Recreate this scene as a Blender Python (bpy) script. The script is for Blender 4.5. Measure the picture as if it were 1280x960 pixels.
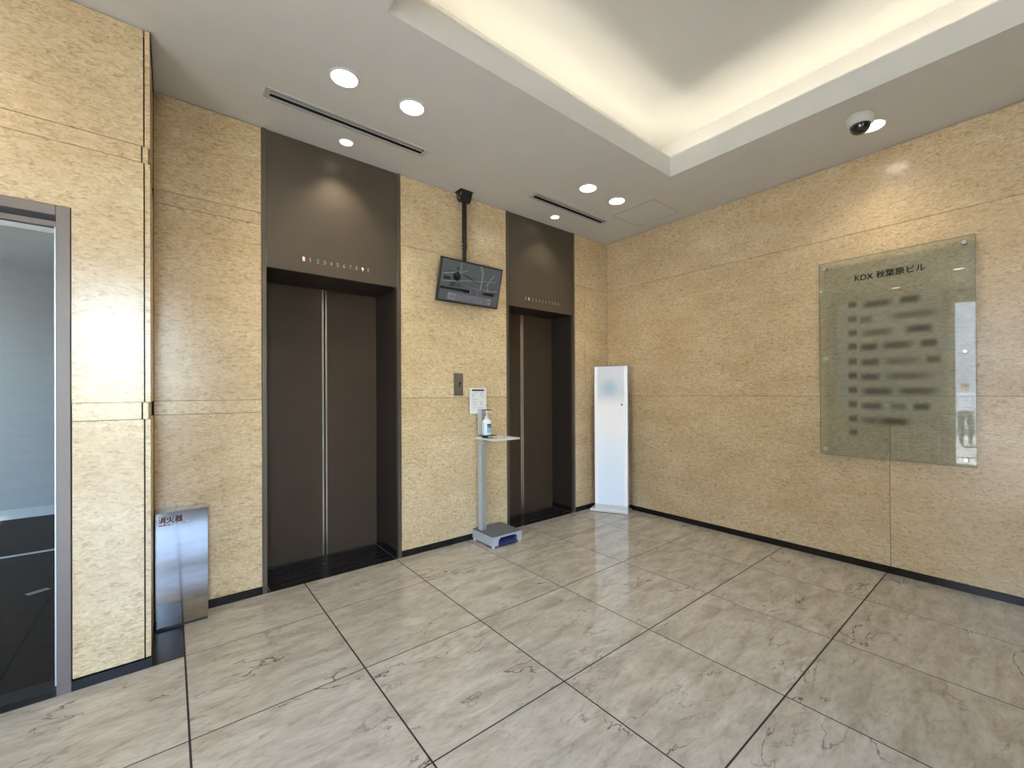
import bpy, bmesh, math, random
from mathutils import Vector, Matrix
random.seed(7)
SC = bpy.context.scene
COL = SC.collection
for o in list(bpy.data.objects):
    bpy.data.objects.remove(o)

# ------------------------------------------------------------------ camera
cam_data = bpy.data.cameras.new('camera')
cam_data.sensor_fit = 'HORIZONTAL'
cam_data.sensor_width = 36.0
cam_data.lens = 535.18 / 1280 * 36.0
cam_data.shift_x = -(671.46 - 640) / 1280
cam_data.shift_y = (490.19 - 480) / 1280
cam_data.clip_start = 0.02
cam = bpy.data.objects.new('camera', cam_data)
COL.objects.link(cam)
r_ = Vector((0.7592615, -0.6507650, -0.0051829))
u_ = Vector((0.0020219, -0.0056053, 0.9999822))
f_ = Vector((0.6507825, 0.7592585, 0.0029401))
cm = Matrix((r_, u_, -f_)).transposed().to_4x4()
cm.translation = Vector((-3.84133, -3.23597, 1.27841))
cam.matrix_world = cm
SC.camera = cam

# ------------------------------------------------------------------ world, sun, exposure
SC.view_settings.view_transform = 'Standard'
SC.view_settings.look = 'None'
SC.view_settings.gamma = 1.0
SC.view_settings.use_curve_mapping = False
SC.view_settings.exposure = 0.09

world = bpy.data.worlds.new('sky')
SC.world = world
world.use_nodes = True
wn = world.node_tree.nodes
wn.clear()
wo = wn.new('ShaderNodeOutputWorld')
wb = wn.new('ShaderNodeBackground')
ws = wn.new('ShaderNodeTexSky')
ws.sky_type = 'NISHITA'
ws.sun_disc = False
ws.sun_elevation = math.radians(52)
ws.sun_rotation = math.radians(0)
wb.inputs['Strength'].default_value = 7.0
wh = wn.new('ShaderNodeHueSaturation')      # hazy city sky
wh.inputs['Saturation'].default_value = 0.95
world.node_tree.links.new(ws.outputs[0], wh.inputs['Color'])
world.node_tree.links.new(wh.outputs[0], wb.inputs[0])
world.node_tree.links.new(wb.outputs[0], wo.inputs[0])

sun_d = bpy.data.lights.new('sun', 'SUN')
sun_d.energy = 215.0
sun_d.angle = math.radians(0.6)
sun_d.color = (1.0, 0.96, 0.9)
sun = bpy.data.objects.new('sun', sun_d)
sun.rotation_euler = Vector((0.46, -0.22, -1.0)).to_track_quat('-Z', 'Y').to_euler()
COL.objects.link(sun)

ENTX = -6.4           # plane of the glazed street entrance
# the daylight portal in the street entrance (guides sky sampling only)
YB = -6.6             # wall behind the photographer
RG = (-4.95, -3.2)      # glazed door in that wall
LG = (-4.3, -2.3)      # glazed part of the street front
for loc_, dir_, wid_ in (((ENTX - 0.15, (LG[0] + LG[1]) / 2, 1.39), (1, 0, 0), LG[1] - LG[0]), (((RG[0] + RG[1]) / 2, YB - 0.15, 1.39), (0, 1, 0), RG[1] - RG[0])):
    pd = bpy.data.lights.new('entrance_portal', 'AREA')
    pd.shape = 'RECTANGLE'
    pd.size = wid_
    pd.size_y = 2.78
    pd.cycles.is_portal = True
    po = bpy.data.objects.new('entrance_portal', pd)
    po.location = loc_
    po.rotation_euler = Vector(dir_).to_track_quat('-Z', 'Y').to_euler()
    COL.objects.link(po)

WARM = (1.0, 0.89, 0.72)
P_BIG = 19.0          # watts of the wide downlights
P_SMALL = 22.0        # watts of the narrow downlights over the lift doors
COVE = 12.0            # emission of the cove tubes
PANEL_E = 0.22        # emission of the lit sign panel


# ------------------------------------------------------------------ materials
def principled(name):
    m = bpy.data.materials.new(name)
    m.use_nodes = True
    nt = m.node_tree
    b = nt.nodes['Principled BSDF']
    return m, nt, b


def M(name, col, rough=0.5, metal=0.0, spec=0.5, emit=None, es=0.0, grain=0.0, gscale=30.0, coat=0.0, gmap=(1, 1, 1)):
    m, nt, b = principled(name)
    b.inputs['Base Color'].default_value = (*col, 1)
    b.inputs['Roughness'].default_value = rough
    b.inputs['Metallic'].default_value = metal
    b.inputs['Specular IOR Level'].default_value = spec
    b.inputs['Coat Weight'].default_value = coat
    b.inputs['Coat Roughness'].default_value = 0.08
    if emit:
        b.inputs['Emission Color'].default_value = (*emit, 1)
        b.inputs['Emission Strength'].default_value = es
    if grain > 0:
        tc = nt.nodes.new('ShaderNodeTexCoord')
        mp = nt.nodes.new('ShaderNodeMapping')
        mp.inputs['Scale'].default_value = gmap
        n = nt.nodes.new('ShaderNodeTexNoise')
        n.inputs['Scale'].default_value = gscale
        n.inputs['Detail'].default_value = 5
        cr = nt.nodes.new('ShaderNodeValToRGB')
        cr.color_ramp.elements[0].position = 0.3
        cr.color_ramp.elements[1].position = 0.7
        cr.color_ramp.elements[0].color = (*[c * (1 - grain) for c in col], 1)
        cr.color_ramp.elements[1].color = (*[min(1, c * (1 + grain)) for c in col], 1)
        nt.links.new(tc.outputs['Object'], mp.inputs[0])
        nt.links.new(mp.outputs[0], n.inputs['Vector'])
        nt.links.new(n.outputs['Fac'], cr.inputs[0])
        nt.links.new(cr.outputs[0], b.inputs['Base Color'])
    return m


def N(nt, t, **kw):
    n = nt.nodes.new(t)
    for k, v in kw.items():
        setattr(n, k, v)
    return n


def ramp(nt, pts):
    cr = nt.nodes.new('ShaderNodeValToRGB')
    e = cr.color_ramp.elements
    while len(e) < len(pts):
        e.new(0.5)
    for i, (p, c) in enumerate(pts):
        e[i].position = p
        e[i].color = (*c, 1) if len(c) == 3 else c
    return cr


def stone_coords(nt, scale, spread):
    """object coordinates moved by a per-piece random offset"""
    tc = N(nt, 'ShaderNodeTexCoord')
    oi = N(nt, 'ShaderNodeObjectInfo')
    mul = N(nt, 'ShaderNodeVectorMath', operation='MULTIPLY_ADD')
    cmb = N(nt, 'ShaderNodeCombineXYZ')
    for i in range(3):
        nt.links.new(oi.outputs['Random'], cmb.inputs[i])
    nt.links.new(cmb.outputs[0], mul.inputs[0])
    mul.inputs[1].default_value = spread
    nt.links.new(tc.outputs['Object'], mul.inputs[2])
    mp = N(nt, 'ShaderNodeMapping')
    mp.inputs['Scale'].default_value = scale
    nt.links.new(mul.outputs[0], mp.inputs[0])
    return mp.outputs[0], oi.outputs['Random'], mul.outputs[0]


def mixcol(nt, fac, a, b, bt='MIX'):
    mx = N(nt, 'ShaderNodeMix', data_type='RGBA', blend_type=bt)
    if isinstance(fac, float):
        mx.inputs[0].default_value = fac
    else:
        nt.links.new(fac, mx.inputs[0])
    for sock, v in ((mx.inputs[6], a), (mx.inputs[7], b)):
        if isinstance(v, tuple):
            sock.default_value = (*v, 1)
        else:
            nt.links.new(v, sock)
    return mx.outputs[2]


def wall_stone():
    """beige limestone with short brown wisps lying along the bed"""
    m, nt, b = principled('beige_wall_stone')
    L = nt.links
    v, rnd, raw = stone_coords(nt, (1, 1, 2.3), (37.0, 23.0, 51.0))
    n1 = N(nt, 'ShaderNodeTexNoise')
    n1.inputs['Scale'].default_value = 30
    n1.inputs['Detail'].default_value = 7
    n1.inputs['Roughness'].default_value = 0.62
    n1.inputs['Distortion'].default_value = 1.3
    L.new(v, n1.inputs['Vector'])
    c1 = ramp(nt, [(0.28, (0.37, 0.26, 0.145)), (0.42, (0.62, 0.475, 0.285)), (0.55, (0.755, 0.605, 0.385)), (0.72, (0.86, 0.73, 0.51))])
    L.new(n1.outputs['Fac'], c1.inputs[0])
    # thin dark flecks: contour of a finer noise
    n2 = N(nt, 'ShaderNodeTexNoise')
    n2.inputs['Scale'].default_value = 62
    n2.inputs['Detail'].default_value = 4
    n2.inputs['Roughness'].default_value = 0.7
    n2.inputs['Distortion'].default_value = 2.0
    L.new(v, n2.inputs['Vector'])
    c2 = ramp(nt, [(0.28, (1, 1, 1)), (0.37, (0, 0, 0))])
    L.new(n2.outputs['Fac'], c2.inputs[0])
    k2 = N(nt, 'ShaderNodeMath', operation='MULTIPLY')
    k2.inputs[1].default_value = 0.7
    L.new(c2.outputs[0], k2.inputs[0])
    col = mixcol(nt, k2.outputs[0], c1.outputs[0], (0.27, 0.165, 0.075))
    # broad cloudy tone
    n3 = N(nt, 'ShaderNodeTexNoise')
    n3.inputs['Scale'].default_value = 2.6
    n3.inputs['Detail'].default_value = 3
    L.new(v, n3.inputs['Vector'])
    c3 = ramp(nt, [(0.3, (0.86, 0.82, 0.76)), (0.7, (1.0, 1.0, 1.0))])
    L.new(n3.outputs['Fac'], c3.inputs[0])
    col = mixcol(nt, 1.0, col, c3.outputs[0], 'MULTIPLY')
    c4 = ramp(nt, [(0.0, (0.93, 0.90, 0.88)), (1.0, (1.0, 1.0, 0.98))])
    L.new(rnd, c4.inputs[0])
    col = mixcol(nt, 1.0, col, c4.outputs[0], 'MULTIPLY')
    L.new(col, b.inputs['Base Color'])
    b.inputs['Roughness'].default_value = 0.21
    b.inputs['Specular IOR Level'].default_value = 0.5
    return m


def floor_stone():
    """grey beige marble with thin wandering dark cracks"""
    m, nt, b = principled('veined_floor_marble')
    L = nt.links
    v, rnd, raw = stone_coords(nt, (0.55, 1.45, 1), (31.0, 47.0, 0.0))
    rot = N(nt, 'ShaderNodeMapping')
    rot.inputs['Rotation'].default_value = (0, 0, math.radians(-14))
    L.new(v, rot.inputs[0])
    v = rot.outputs[0]
    n1 = N(nt, 'ShaderNodeTexNoise')
    n1.inputs['Scale'].default_value = 8.0
    n1.inputs['Detail'].default_value = 9
    n1.inputs['Roughness'].default_value = 0.66
    n1.inputs['Distortion'].default_value = 0.5
    L.new(v, n1.inputs['Vector'])
    c1 = ramp(nt, [(0.28, (0.36, 0.315, 0.25)), (0.45, (0.465, 0.42, 0.345)), (0.58, (0.54, 0.495, 0.42)), (0.74, (0.63, 0.595, 0.525))])
    L.new(n1.outputs['Fac'], c1.inputs[0])

    def crack(scale, width, seed, dist, detail):
        off = N(nt, 'ShaderNodeMapping')
        off.inputs['Location'].default_value = (seed, seed * 1.7, 0)
        L.new(v, off.inputs[0])
        n = N(nt, 'ShaderNodeTexNoise')
        n.inputs['Scale'].default_value = scale
        n.inputs['Detail'].default_value = detail
        n.inputs['Roughness'].default_value = 0.52
        n.inputs['Distortion'].default_value = dist
        L.new(off.outputs[0], n.inputs['Vector'])
        s = N(nt, 'ShaderNodeMath', operation='SUBTRACT')
        s.inputs[1].default_value = 0.5
        L.new(n.outputs['Fac'], s.inputs[0])
        a = N(nt, 'ShaderNodeMath', operation='ABSOLUTE')
        L.new(s.outputs[0], a.inputs[0])
        c = ramp(nt, [(0.0, (1, 1, 1)), (width, (0, 0, 0))])
        L.new(a.outputs[0], c.inputs[0])
        # break the line up
        nm = N(nt, 'ShaderNodeTexNoise')
        nm.inputs['Scale'].default_value = scale * 0.9
        nm.inputs['Detail'].default_value = 3
        off2 = N(nt, 'ShaderNodeMapping')
        off2.inputs['Location'].default_value = (seed * 3.1, -seed, 0)
        L.new(v, off2.inputs[0])
        L.new(off2.outputs[0], nm.inputs['Vector'])
        cmx = ramp(nt, [(0.48, (0, 0, 0)), (0.62, (1, 1, 1))])
        L.new(nm.outputs['Fac'], cmx.inputs[0])
        mu = N(nt, 'ShaderNodeMath', operation='MULTIPLY')
        L.new(c.outputs[0], mu.inputs[0])
        L.new(cmx.outputs[0], mu.inputs[1])
        return mu.outputs[0]
    k1 = crack(2.6, 0.0055, 3.3, 0.25, 6)
    k2 = crack(5.2, 0.012, 8.9, 0.35, 5)
    col = mixcol(nt, k2, c1.outputs[0], (0.30, 0.255, 0.21))
    col = mixcol(nt, k1, col, (0.10, 0.08, 0.062))
    # rare dark smudges
    n4 = N(nt, 'ShaderNodeTexNoise')
    n4.inputs['Scale'].default_value = 3.2
    n4.inputs['Detail'].default_value = 8
    n4.inputs['Roughness'].default_value = 0.75
    L.new(v, n4.inputs['Vector'])
    c4 = ramp(nt, [(0.70, (0, 0, 0)), (0.82, (0.7, 0.7, 0.7))])
    L.new(n4.outputs['Fac'], c4.inputs[0])
    col = mixcol(nt, c4.outputs[0], col, (0.22, 0.19, 0.175))
    n5 = N(nt, 'ShaderNodeTexNoise')
    n5.inputs['Scale'].default_value = 34
    n5.inputs['Detail'].default_value = 5
    n5.inputs['Roughness'].default_value = 0.7
    L.new(v, n5.inputs['Vector'])
    c6 = ramp(nt, [(0.32, (0.80, 0.78, 0.76)), (0.5, (0.97, 0.97, 0.97)), (0.68, (1.0, 1.0, 1.0))])
    L.new(n5.outputs['Fac'], c6.inputs[0])
    col = mixcol(nt, 1.0, col, c6.outputs[0], 'MULTIPLY')
    c5 = ramp(nt, [(0.0, (0.93, 0.92, 0.90)), (1.0, (1.0, 1.0, 1.0))])
    L.new(rnd, c5.inputs[0])
    col = mixcol(nt, 1.0, col, c5.outputs[0], 'MULTIPLY')
    L.new(col, b.inputs['Base Color'])
    b.inputs['Roughness'].default_value = 0.10
    b.inputs['Specular IOR Level'].default_value = 0.55
    return m


def arch_glass(name, tint, fres=1.5, haze=0.0, hazecol=(0.3, 0.33, 0.28)):
    m = bpy.data.materials.new(name)
    m.use_nodes = True
    nt = m.node_tree
    nt.nodes.clear()
    out = N(nt, 'ShaderNodeOutputMaterial')
    tr = N(nt, 'ShaderNodeBsdfTransparent')
    tr.inputs[0].default_value = (*tint, 1)
    gl = N(nt, 'ShaderNodeBsdfGlossy')
    gl.inputs['Roughness'].default_value = 0.0
    gl.inputs['Color'].default_value = (1, 1, 1, 1)
    fr = N(nt, 'ShaderNodeFresnel')
    fr.inputs['IOR'].default_value = fres
    mx = N(nt, 'ShaderNodeMixShader')
    nt.links.new(fr.outputs[0], mx.inputs[0])
    base = tr.outputs[0]
    if haze > 0:
        df = N(nt, 'ShaderNodeBsdfDiffuse')
        df.inputs[0].default_value = (*hazecol, 1)
        hz = N(nt, 'ShaderNodeMixShader')
        hz.inputs[0].default_value = haze
        nt.links.new(tr.outputs[0], hz.inputs[1])
        nt.links.new(df.outputs[0], hz.inputs[2])
        base = hz.outputs[0]
    nt.links.new(base, mx.inputs[1])
    nt.links.new(gl.outputs[0], mx.inputs[2])
    nt.links.new(mx.outputs[0], out.inputs[0])
    return m


def soft_print(name, col, alpha, edge=0.35):
    """a soft-edged printed smear: opacity fades towards the rim of the piece"""
    m = bpy.data.materials.new(name)
    m.use_nodes = True
    nt = m.node_tree
    nt.nodes.clear()
    out = N(nt, 'ShaderNodeOutputMaterial')
    tr = N(nt, 'ShaderNodeBsdfTransparent')
    df = N(nt, 'ShaderNodeBsdfDiffuse')
    df.inputs[0].default_value = (*col, 1)
    uv = N(nt, 'ShaderNodeUVMap')
    sp = N(nt, 'ShaderNodeSeparateXYZ')
    nt.links.new(uv.outputs[0], sp.inputs[0])
    prod = None
    for i, ed in ((0, edge * 0.6), (1, edge)):
        s = N(nt, 'ShaderNodeMath', operation='SUBTRACT')
        s.inputs[0].default_value = 1.0
        nt.links.new(sp.outputs[i], s.inputs[1])
        mn = N(nt, 'ShaderNodeMath', operation='MINIMUM')
        nt.links.new(sp.outputs[i], mn.inputs[0])
        nt.links.new(s.outputs[0], mn.inputs[1])
        mr = N(nt, 'ShaderNodeMapRange', interpolation_type='SMOOTHSTEP')
        mr.inputs['From Max'].default_value = ed
        nt.links.new(mn.outputs[0], mr.inputs['Value'])
        if prod is None:
            prod = mr.outputs[0]
        else:
            mu = N(nt, 'ShaderNodeMath', operation='MULTIPLY')
            nt.links.new(prod, mu.inputs[0])
            nt.links.new(mr.outputs[0], mu.inputs[1])
            prod = mu.outputs[0]
    mu = N(nt, 'ShaderNodeMath', operation='MULTIPLY')
    mu.inputs[1].default_value = alpha
    nt.links.new(prod, mu.inputs[0])
    mx = N(nt, 'ShaderNodeMixShader')
    nt.links.new(mu.outputs[0], mx.inputs[0])
    nt.links.new(tr.outputs[0], mx.inputs[1])
    nt.links.new(df.outputs[0], mx.inputs[2])
    nt.links.new(mx.outputs[0], out.inputs[0])
    return m


def lit_panel():
    """backlit acrylic face, pale blue with a white waist and a blurred teal mark, its edges lit brighter"""
    m, nt, b = principled('backlit_acrylic')
    L = nt.links
    uv = N(nt, 'ShaderNodeUVMap')
    sp = N(nt, 'ShaderNodeSeparateXYZ')
    L.new(uv.outputs[0], sp.inputs[0])
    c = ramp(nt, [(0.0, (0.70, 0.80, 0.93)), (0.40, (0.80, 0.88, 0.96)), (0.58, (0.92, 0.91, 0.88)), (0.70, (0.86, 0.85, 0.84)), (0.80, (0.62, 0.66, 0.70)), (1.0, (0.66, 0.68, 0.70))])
    L.new(sp.outputs[1], c.inputs[0])
    d = N(nt, 'ShaderNodeVectorMath', operation='SUBTRACT')
    d.inputs[1].default_value = (0.46, 0.845, 0)
    L.new(uv.outputs[0], d.inputs[0])
    s = N(nt, 'ShaderNodeVectorMath', operation='MULTIPLY')
    s.inputs[1].default_value = (1.0, 4.2, 0)
    L.new(d.outputs[0], s.inputs[0])
    ln = N(nt, 'ShaderNodeVectorMath', operation='LENGTH')
    L.new(s.outputs[0], ln.inputs[0])
    mr = N(nt, 'ShaderNodeMapRange', interpolation_type='SMOOTHSTEP')
    mr.inputs['From Min'].default_value = 0.36
    mr.inputs['From Max'].default_value = 0.05
    mr.inputs['To Max'].default_value = 0.75
    L.new(ln.outputs['Value'], mr.inputs['Value'])
    col = mixcol(nt, mr.outputs[0], c.outputs[0], (0.33, 0.50, 0.58))
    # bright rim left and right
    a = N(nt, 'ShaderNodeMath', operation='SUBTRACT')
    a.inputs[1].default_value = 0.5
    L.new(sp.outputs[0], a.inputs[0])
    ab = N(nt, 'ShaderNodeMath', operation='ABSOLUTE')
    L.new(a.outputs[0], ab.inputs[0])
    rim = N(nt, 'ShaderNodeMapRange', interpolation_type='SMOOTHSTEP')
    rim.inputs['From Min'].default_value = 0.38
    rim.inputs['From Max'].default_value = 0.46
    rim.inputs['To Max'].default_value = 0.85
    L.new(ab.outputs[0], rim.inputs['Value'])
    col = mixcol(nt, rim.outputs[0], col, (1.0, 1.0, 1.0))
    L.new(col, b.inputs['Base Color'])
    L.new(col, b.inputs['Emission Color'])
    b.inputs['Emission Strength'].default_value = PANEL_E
    b.inputs['Roughness'].default_value = 0.25
    return m


STONE = wall_stone()
MARBLE = floor_stone()
MAT = dict(
    joint=M('dark_joint', (0.07, 0.052, 0.035), 0.9),
    grout=M('dark_grout', (0.018, 0.015, 0.013), 0.8, grain=0.2),
    black=M('black_granite', (0.011, 0.010, 0.010), 0.2, spec=0.35, grain=0.05, gscale=120),
    ceil=M('ceiling_paint', (0.72, 0.70, 0.655), 0.75, spec=0.3, grain=0.015, gscale=6),
    cove=M('cove_paint', (0.70, 0.68, 0.63), 0.8, spec=0.3, grain=0.01, gscale=6),
    bronze=M('brown_metal', (0.088, 0.069, 0.048), 0.38, metal=0.25, spec=0.5, grain=0.05, gscale=4),
    bronze_leaf=M('brown_leaf_metal', (0.070, 0.048, 0.032), 0.45, metal=0.1, spec=0.2, grain=0.05, gscale=4),
    bronze_trim=M('brown_metal_trim', (0.13, 0.105, 0.085), 0.32, metal=0.5, grain=0.04, gscale=4),
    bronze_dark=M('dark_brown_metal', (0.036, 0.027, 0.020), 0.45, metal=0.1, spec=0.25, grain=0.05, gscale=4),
    steel=M('satin_steel', (0.62, 0.61, 0.58), 0.28, metal=1.0, grain=0.04, gscale=40, gmap=(1, 1, 30)),
    brushed=M('brushed_stainless', (0.41, 0.385, 0.35), 0.07, metal=1.0, grain=0.05, gscale=8, gmap=(1, 1, 60)),
    alu=M('grey_aluminium', (0.50, 0.52, 0.53), 0.38, metal=0.55, grain=0.03, gscale=20),
    alu_dark=M('dark_aluminium', (0.16, 0.14, 0.135), 0.35, metal=0.5, grain=0.03, gscale=10),
    callplate=M('bronze_call_plate', (0.21, 0.175, 0.13), 0.35, metal=0.4, grain=0.03, gscale=10),
    frame=M('taupe_door_frame', (0.17, 0.142, 0.13), 0.4, metal=0.25, grain=0.03, gscale=10),
    white=M('white_plastic', (0.80, 0.80, 0.78), 0.35, grain=0.01),
    offwhite=M('ivory_plastic', (0.70, 0.69, 0.62), 0.35, grain=0.01),
    blackp=M('black_plastic', (0.012, 0.012, 0.013), 0.35, grain=0.1),
    dome=M('smoked_dome', (0.006, 0.006, 0.008), 0.05, spec=0.6, coat=0.6, grain=0.05),
    greyrub=M('grey_rubber_top', (0.105, 0.12, 0.125), 0.6, grain=0.12, gscale=90),
    stand=M('silver_paint', (0.55, 0.57, 0.60), 0.4, metal=0.3, grain=0.03),
    navy=M('navy_pedal', (0.012, 0.014, 0.10), 0.4, grain=0.1),
    red=M('red_print', (0.33, 0.028, 0.022), 0.5, grain=0.05),
    blackprint=M('black_print', (0.006, 0.006, 0.007), 0.4, grain=0.05),
    greyprint=M('grey_print', (0.42, 0.43, 0.45), 0.5, grain=0.05),
    scr=M('screen_map', (0.035, 0.038, 0.042), 0.25, emit=(0.55, 0.62, 0.64), es=0.085, grain=0.05),
    scr_line=M('screen_road', (0.05, 0.05, 0.05), 0.25, emit=(0.62, 0.70, 0.70), es=0.19, grain=0.02),
    scr_box=M('screen_notice', (0.05, 0.05, 0.05), 0.25, emit=(0.62, 0.62, 0.72), es=0.22, grain=0.02),
    scr_dark=M('screen_ink', (0.008, 0.009, 0.012), 0.3, grain=0.05),
    scr_mid=M('screen_grey', (0.012, 0.013, 0.016), 0.3, emit=(0.5, 0.55, 0.6), es=0.02, grain=0.05),
    num=M('pale_numeral', (0.34, 0.31, 0.27), 0.4, grain=0.05),
    numlit=M('lit_numeral', (0.8, 0.8, 0.8), 0.4, emit=(1.0, 0.93, 0.85), es=0.6, grain=0.02),
    numred=M('red_lit_numeral', (0.16, 0.015, 0.012), 0.4, emit=(1.0, 0.08, 0.05), es=0.06, grain=0.02),
    lens=M('lamp_lens', (1, 1, 1), 0.3, emit=(1.0, 0.95, 0.86), es=14.0, grain=0.01),
    lens_s=M('small_lamp_lens', (1, 1, 1), 0.3, emit=(1.0, 0.93, 0.82), es=5.0, grain=0.01),
    tube=M('cove_tube', (1, 1, 1), 0.3, emit=(1.0, 0.93, 0.78), es=COVE, grain=0.01),
    slotdark=M('duct_black', (0.006, 0.006, 0.006), 0.7, grain=0.1),
    ventframe=M('vent_frame', (0.50, 0.485, 0.455), 0.45, grain=0.02),
    blade=M('vent_blade', (0.30, 0.29, 0.275), 0.45, grain=0.03),
    rim=M('lamp_rim', (0.72, 0.70, 0.66), 0.3, grain=0.02),
    glass=arch_glass('clear_glass', (0.93, 0.96, 0.95)),
    darkglass=arch_glass('door_dimming_glass', (0.22, 0.25, 0.30)),  # tint added to dim the daylight mirrored in the extinguisher box
    greyglass=arch_glass('pane_dimming_glass', (0.78, 0.83, 0.88)),  # tint added to weaken the glare on the left wall
    signglass=arch_glass('green_tinted_glass', (0.90, 0.95, 0.90), 1.55, 0.20, (0.50, 0.51, 0.40)),
    glassedge=M('green_glass_edge', (0.22, 0.30, 0.22), 0.2, grain=0.05),
    smear=soft_print('blurred_dark_print', (0.10, 0.092, 0.066), 0.55, 0.5),  # blurred tenant lettering drawn as soft dark smears
    smear2=soft_print('blurred_pale_print', (0.15, 0.14, 0.10), 0.4, 0.5),
    blurhaze=soft_print('hazy_blur', (0.52, 0.52, 0.41), 0.38, 0.16),  # haze over the blurred tenant rows, put in as pale colour
    darkcarpet=M('dark_carpet', (0.004, 0.004, 0.005), 0.7, spec=0.12, grain=0.3, gscale=80),
    greywall=M('grey_side_wall', (0.30, 0.315, 0.32), 0.55, grain=0.04, gscale=3, gmap=(1, 1, 4)),
    lightskirt=M('pale_skirting', (0.42, 0.44, 0.45), 0.45, grain=0.03),
    fleck=M('pale_fleck', (0.22, 0.22, 0.22), 0.7, grain=0.02),
    pave=M('pale_pavement', (0.24, 0.235, 0.225), 0.85, grain=0.12, gscale=5),
    asphalt=M('asphalt', (0.06, 0.06, 0.064), 0.9, grain=0.2, gscale=14),
    facade=M('street_facade', (0.46, 0.45, 0.43), 0.8, grain=0.06, gscale=1.5),
    dglass=M('facade_window', (0.03, 0.04, 0.05), 0.08, grain=0.1),
    bottle=M('bottle_plastic', (0.72, 0.78, 0.82), 0.2, grain=0.02),
    lblue=M('label_blue', (0.03, 0.07, 0.16), 0.4, grain=0.05),
    laqua=M('label_aqua', (0.28, 0.50, 0.56), 0.4, grain=0.05),
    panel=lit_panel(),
    silver=M('silver_casing', (0.55, 0.58, 0.62), 0.22, metal=0.8, grain=0.03),
    darkcase=M('shadow_grey_casing', (0.10, 0.12, 0.12), 0.4, metal=0.3, grain=0.05),
    leafm=M('leaf_green', (0.08, 0.16, 0.04), 0.6, grain=0.4, gscale=9),
    bark=M('bark', (0.12, 0.08, 0.05), 0.9, grain=0.3, gscale=20),
    shirt=M('white_shirt', (0.75, 0.75, 0.76), 0.8, grain=0.05),
    trouser=M('dark_trousers', (0.03, 0.03, 0.04), 0.85, grain=0.1),
    skin=M('skin_tone', (0.55, 0.34, 0.24), 0.55, grain=0.05),
    hair=M('dark_hair', (0.03, 0.022, 0.018), 0.7, grain=0.2),
)


# ------------------------------------------------------------------ mesh helpers
def bm_new():
    return bmesh.new()


def box(bm, x0, x1, y0, y1, z0, z1):
    x0, x1 = min(x0, x1), max(x0, x1)
    y0, y1 = min(y0, y1), max(y0, y1)
    z0, z1 = min(z0, z1), max(z0, z1)
    vs = [bm.verts.new(c) for c in ((x0, y0, z0), (x1, y0, z0), (x1, y1, z0), (x0, y1, z0), (x0, y0, z1), (x1, y0, z1), (x1, y1, z1), (x0, y1, z1))]
    for f in ((3, 2, 1, 0), (4, 5, 6, 7), (0, 1, 5, 4), (1, 2, 6, 5), (2, 3, 7, 6), (3, 0, 4, 7)):
        bm.faces.new([vs[i] for i in f])
    return bm


def quad(bm, *pts):
    return bm.faces.new([bm.verts.new(p) for p in pts])


def lathe(bm, prof, seg=32, center=(0, 0, 0), cap=True):
    cx, cy, cz = center
    rings = []
    for (r, z) in prof:
        rings.append([bm.verts.new((cx + r * math.cos(2 * math.pi * i / seg), cy + r * math.sin(2 * math.pi * i / seg), cz + z)) for i in range(seg)])
    for a, b in zip(rings, rings[1:]):
        for i in range(seg):
            j = (i + 1) % seg
            bm.faces.new((a[i], a[j], b[j], b[i]))
    if cap:
        bm.faces.new(list(reversed(rings[0])))
        bm.faces.new(rings[-1])
    return bm


def tube(bm, pts, r, seg=10):
    pts = [Vector(p) for p in pts]
    rings = []
    for i, p in enumerate(pts):
        t = (pts[min(i + 1, len(pts) - 1)] - pts[max(i - 1, 0)]).normalized()
        a = t.cross(Vector((0, 0, 1)))
        if a.length < 1e-3:
            a = t.cross(Vector((1, 0, 0)))
        a.normalize()
        b = t.cross(a)
        rr = r[i] if isinstance(r, (list, tuple)) else r
        rings.append([bm.verts.new(p + a * rr * math.cos(2 * math.pi * k / seg) + b * rr * math.sin(2 * math.pi * k / seg)) for k in range(seg)])
    for A, B in zip(rings, rings[1:]):
        for k in range(seg):
            j = (k + 1) % seg
            bm.faces.new((A[k], A[j], B[j], B[k]))
    bm.faces.new(list(reversed(rings[0])))
    bm.faces.new(rings[-1])
    return bm


def bevel(bm, off, seg=1):
    bmesh.ops.bevel(bm, geom=list(bm.edges), offset=off, segments=seg, affect='EDGES', profile=0.5)
    return bm


def link(name, bm, mat, parent=None, smooth=False):
    me = bpy.data.meshes.new(name)
    bmesh.ops.recalc_face_normals(bm, faces=bm.faces)
    bm.to_mesh(me)
    bm.free()
    me.materials.append(mat)
    if smooth:
        for p in me.polygons:
            p.use_smooth = True
        me.set_sharp_from_angle(angle=math.radians(40))
    o = bpy.data.objects.new(name, me)
    COL.objects.link(o)
    if parent is not None:
        o.parent = parent
    return o


def rel(o):
    """geometry was written in world coordinates: make it relative to its (unrotated) ancestors"""
    off = Vector((0, 0, 0))
    p = o.parent
    while p is not None:
        off += p.location
        p = p.parent
    o.data.transform(Matrix.Translation(-off))
    return o


def wpart(name, bm, mat, parent, smooth=False):
    return rel(link(name, bm, mat, parent, smooth))


def bpart(name, dims, mat, parent, bev=0.0):
    bm = box(bm_new(), *dims)
    if bev:
        bevel(bm, bev)
    return wpart(name, bm, mat, parent)


def tag(o, label, cat=None, group=None, kind=None):
    o['label'] = label
    if cat:
        o['category'] = cat
    if group:
        o['group'] = group
    if kind:
        o['kind'] = kind
    return o


def empty(name, loc, rz=0.0):
    o = bpy.data.objects.new(name, None)
    o.empty_display_size = 0.1
    o.location = loc
    o.rotation_euler = (0, 0, rz)
    COL.objects.link(o)
    return o


def struct(name, label, loc=(0, 0, 0)):
    return tag(empty(name, loc), label, kind='structure')


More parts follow.
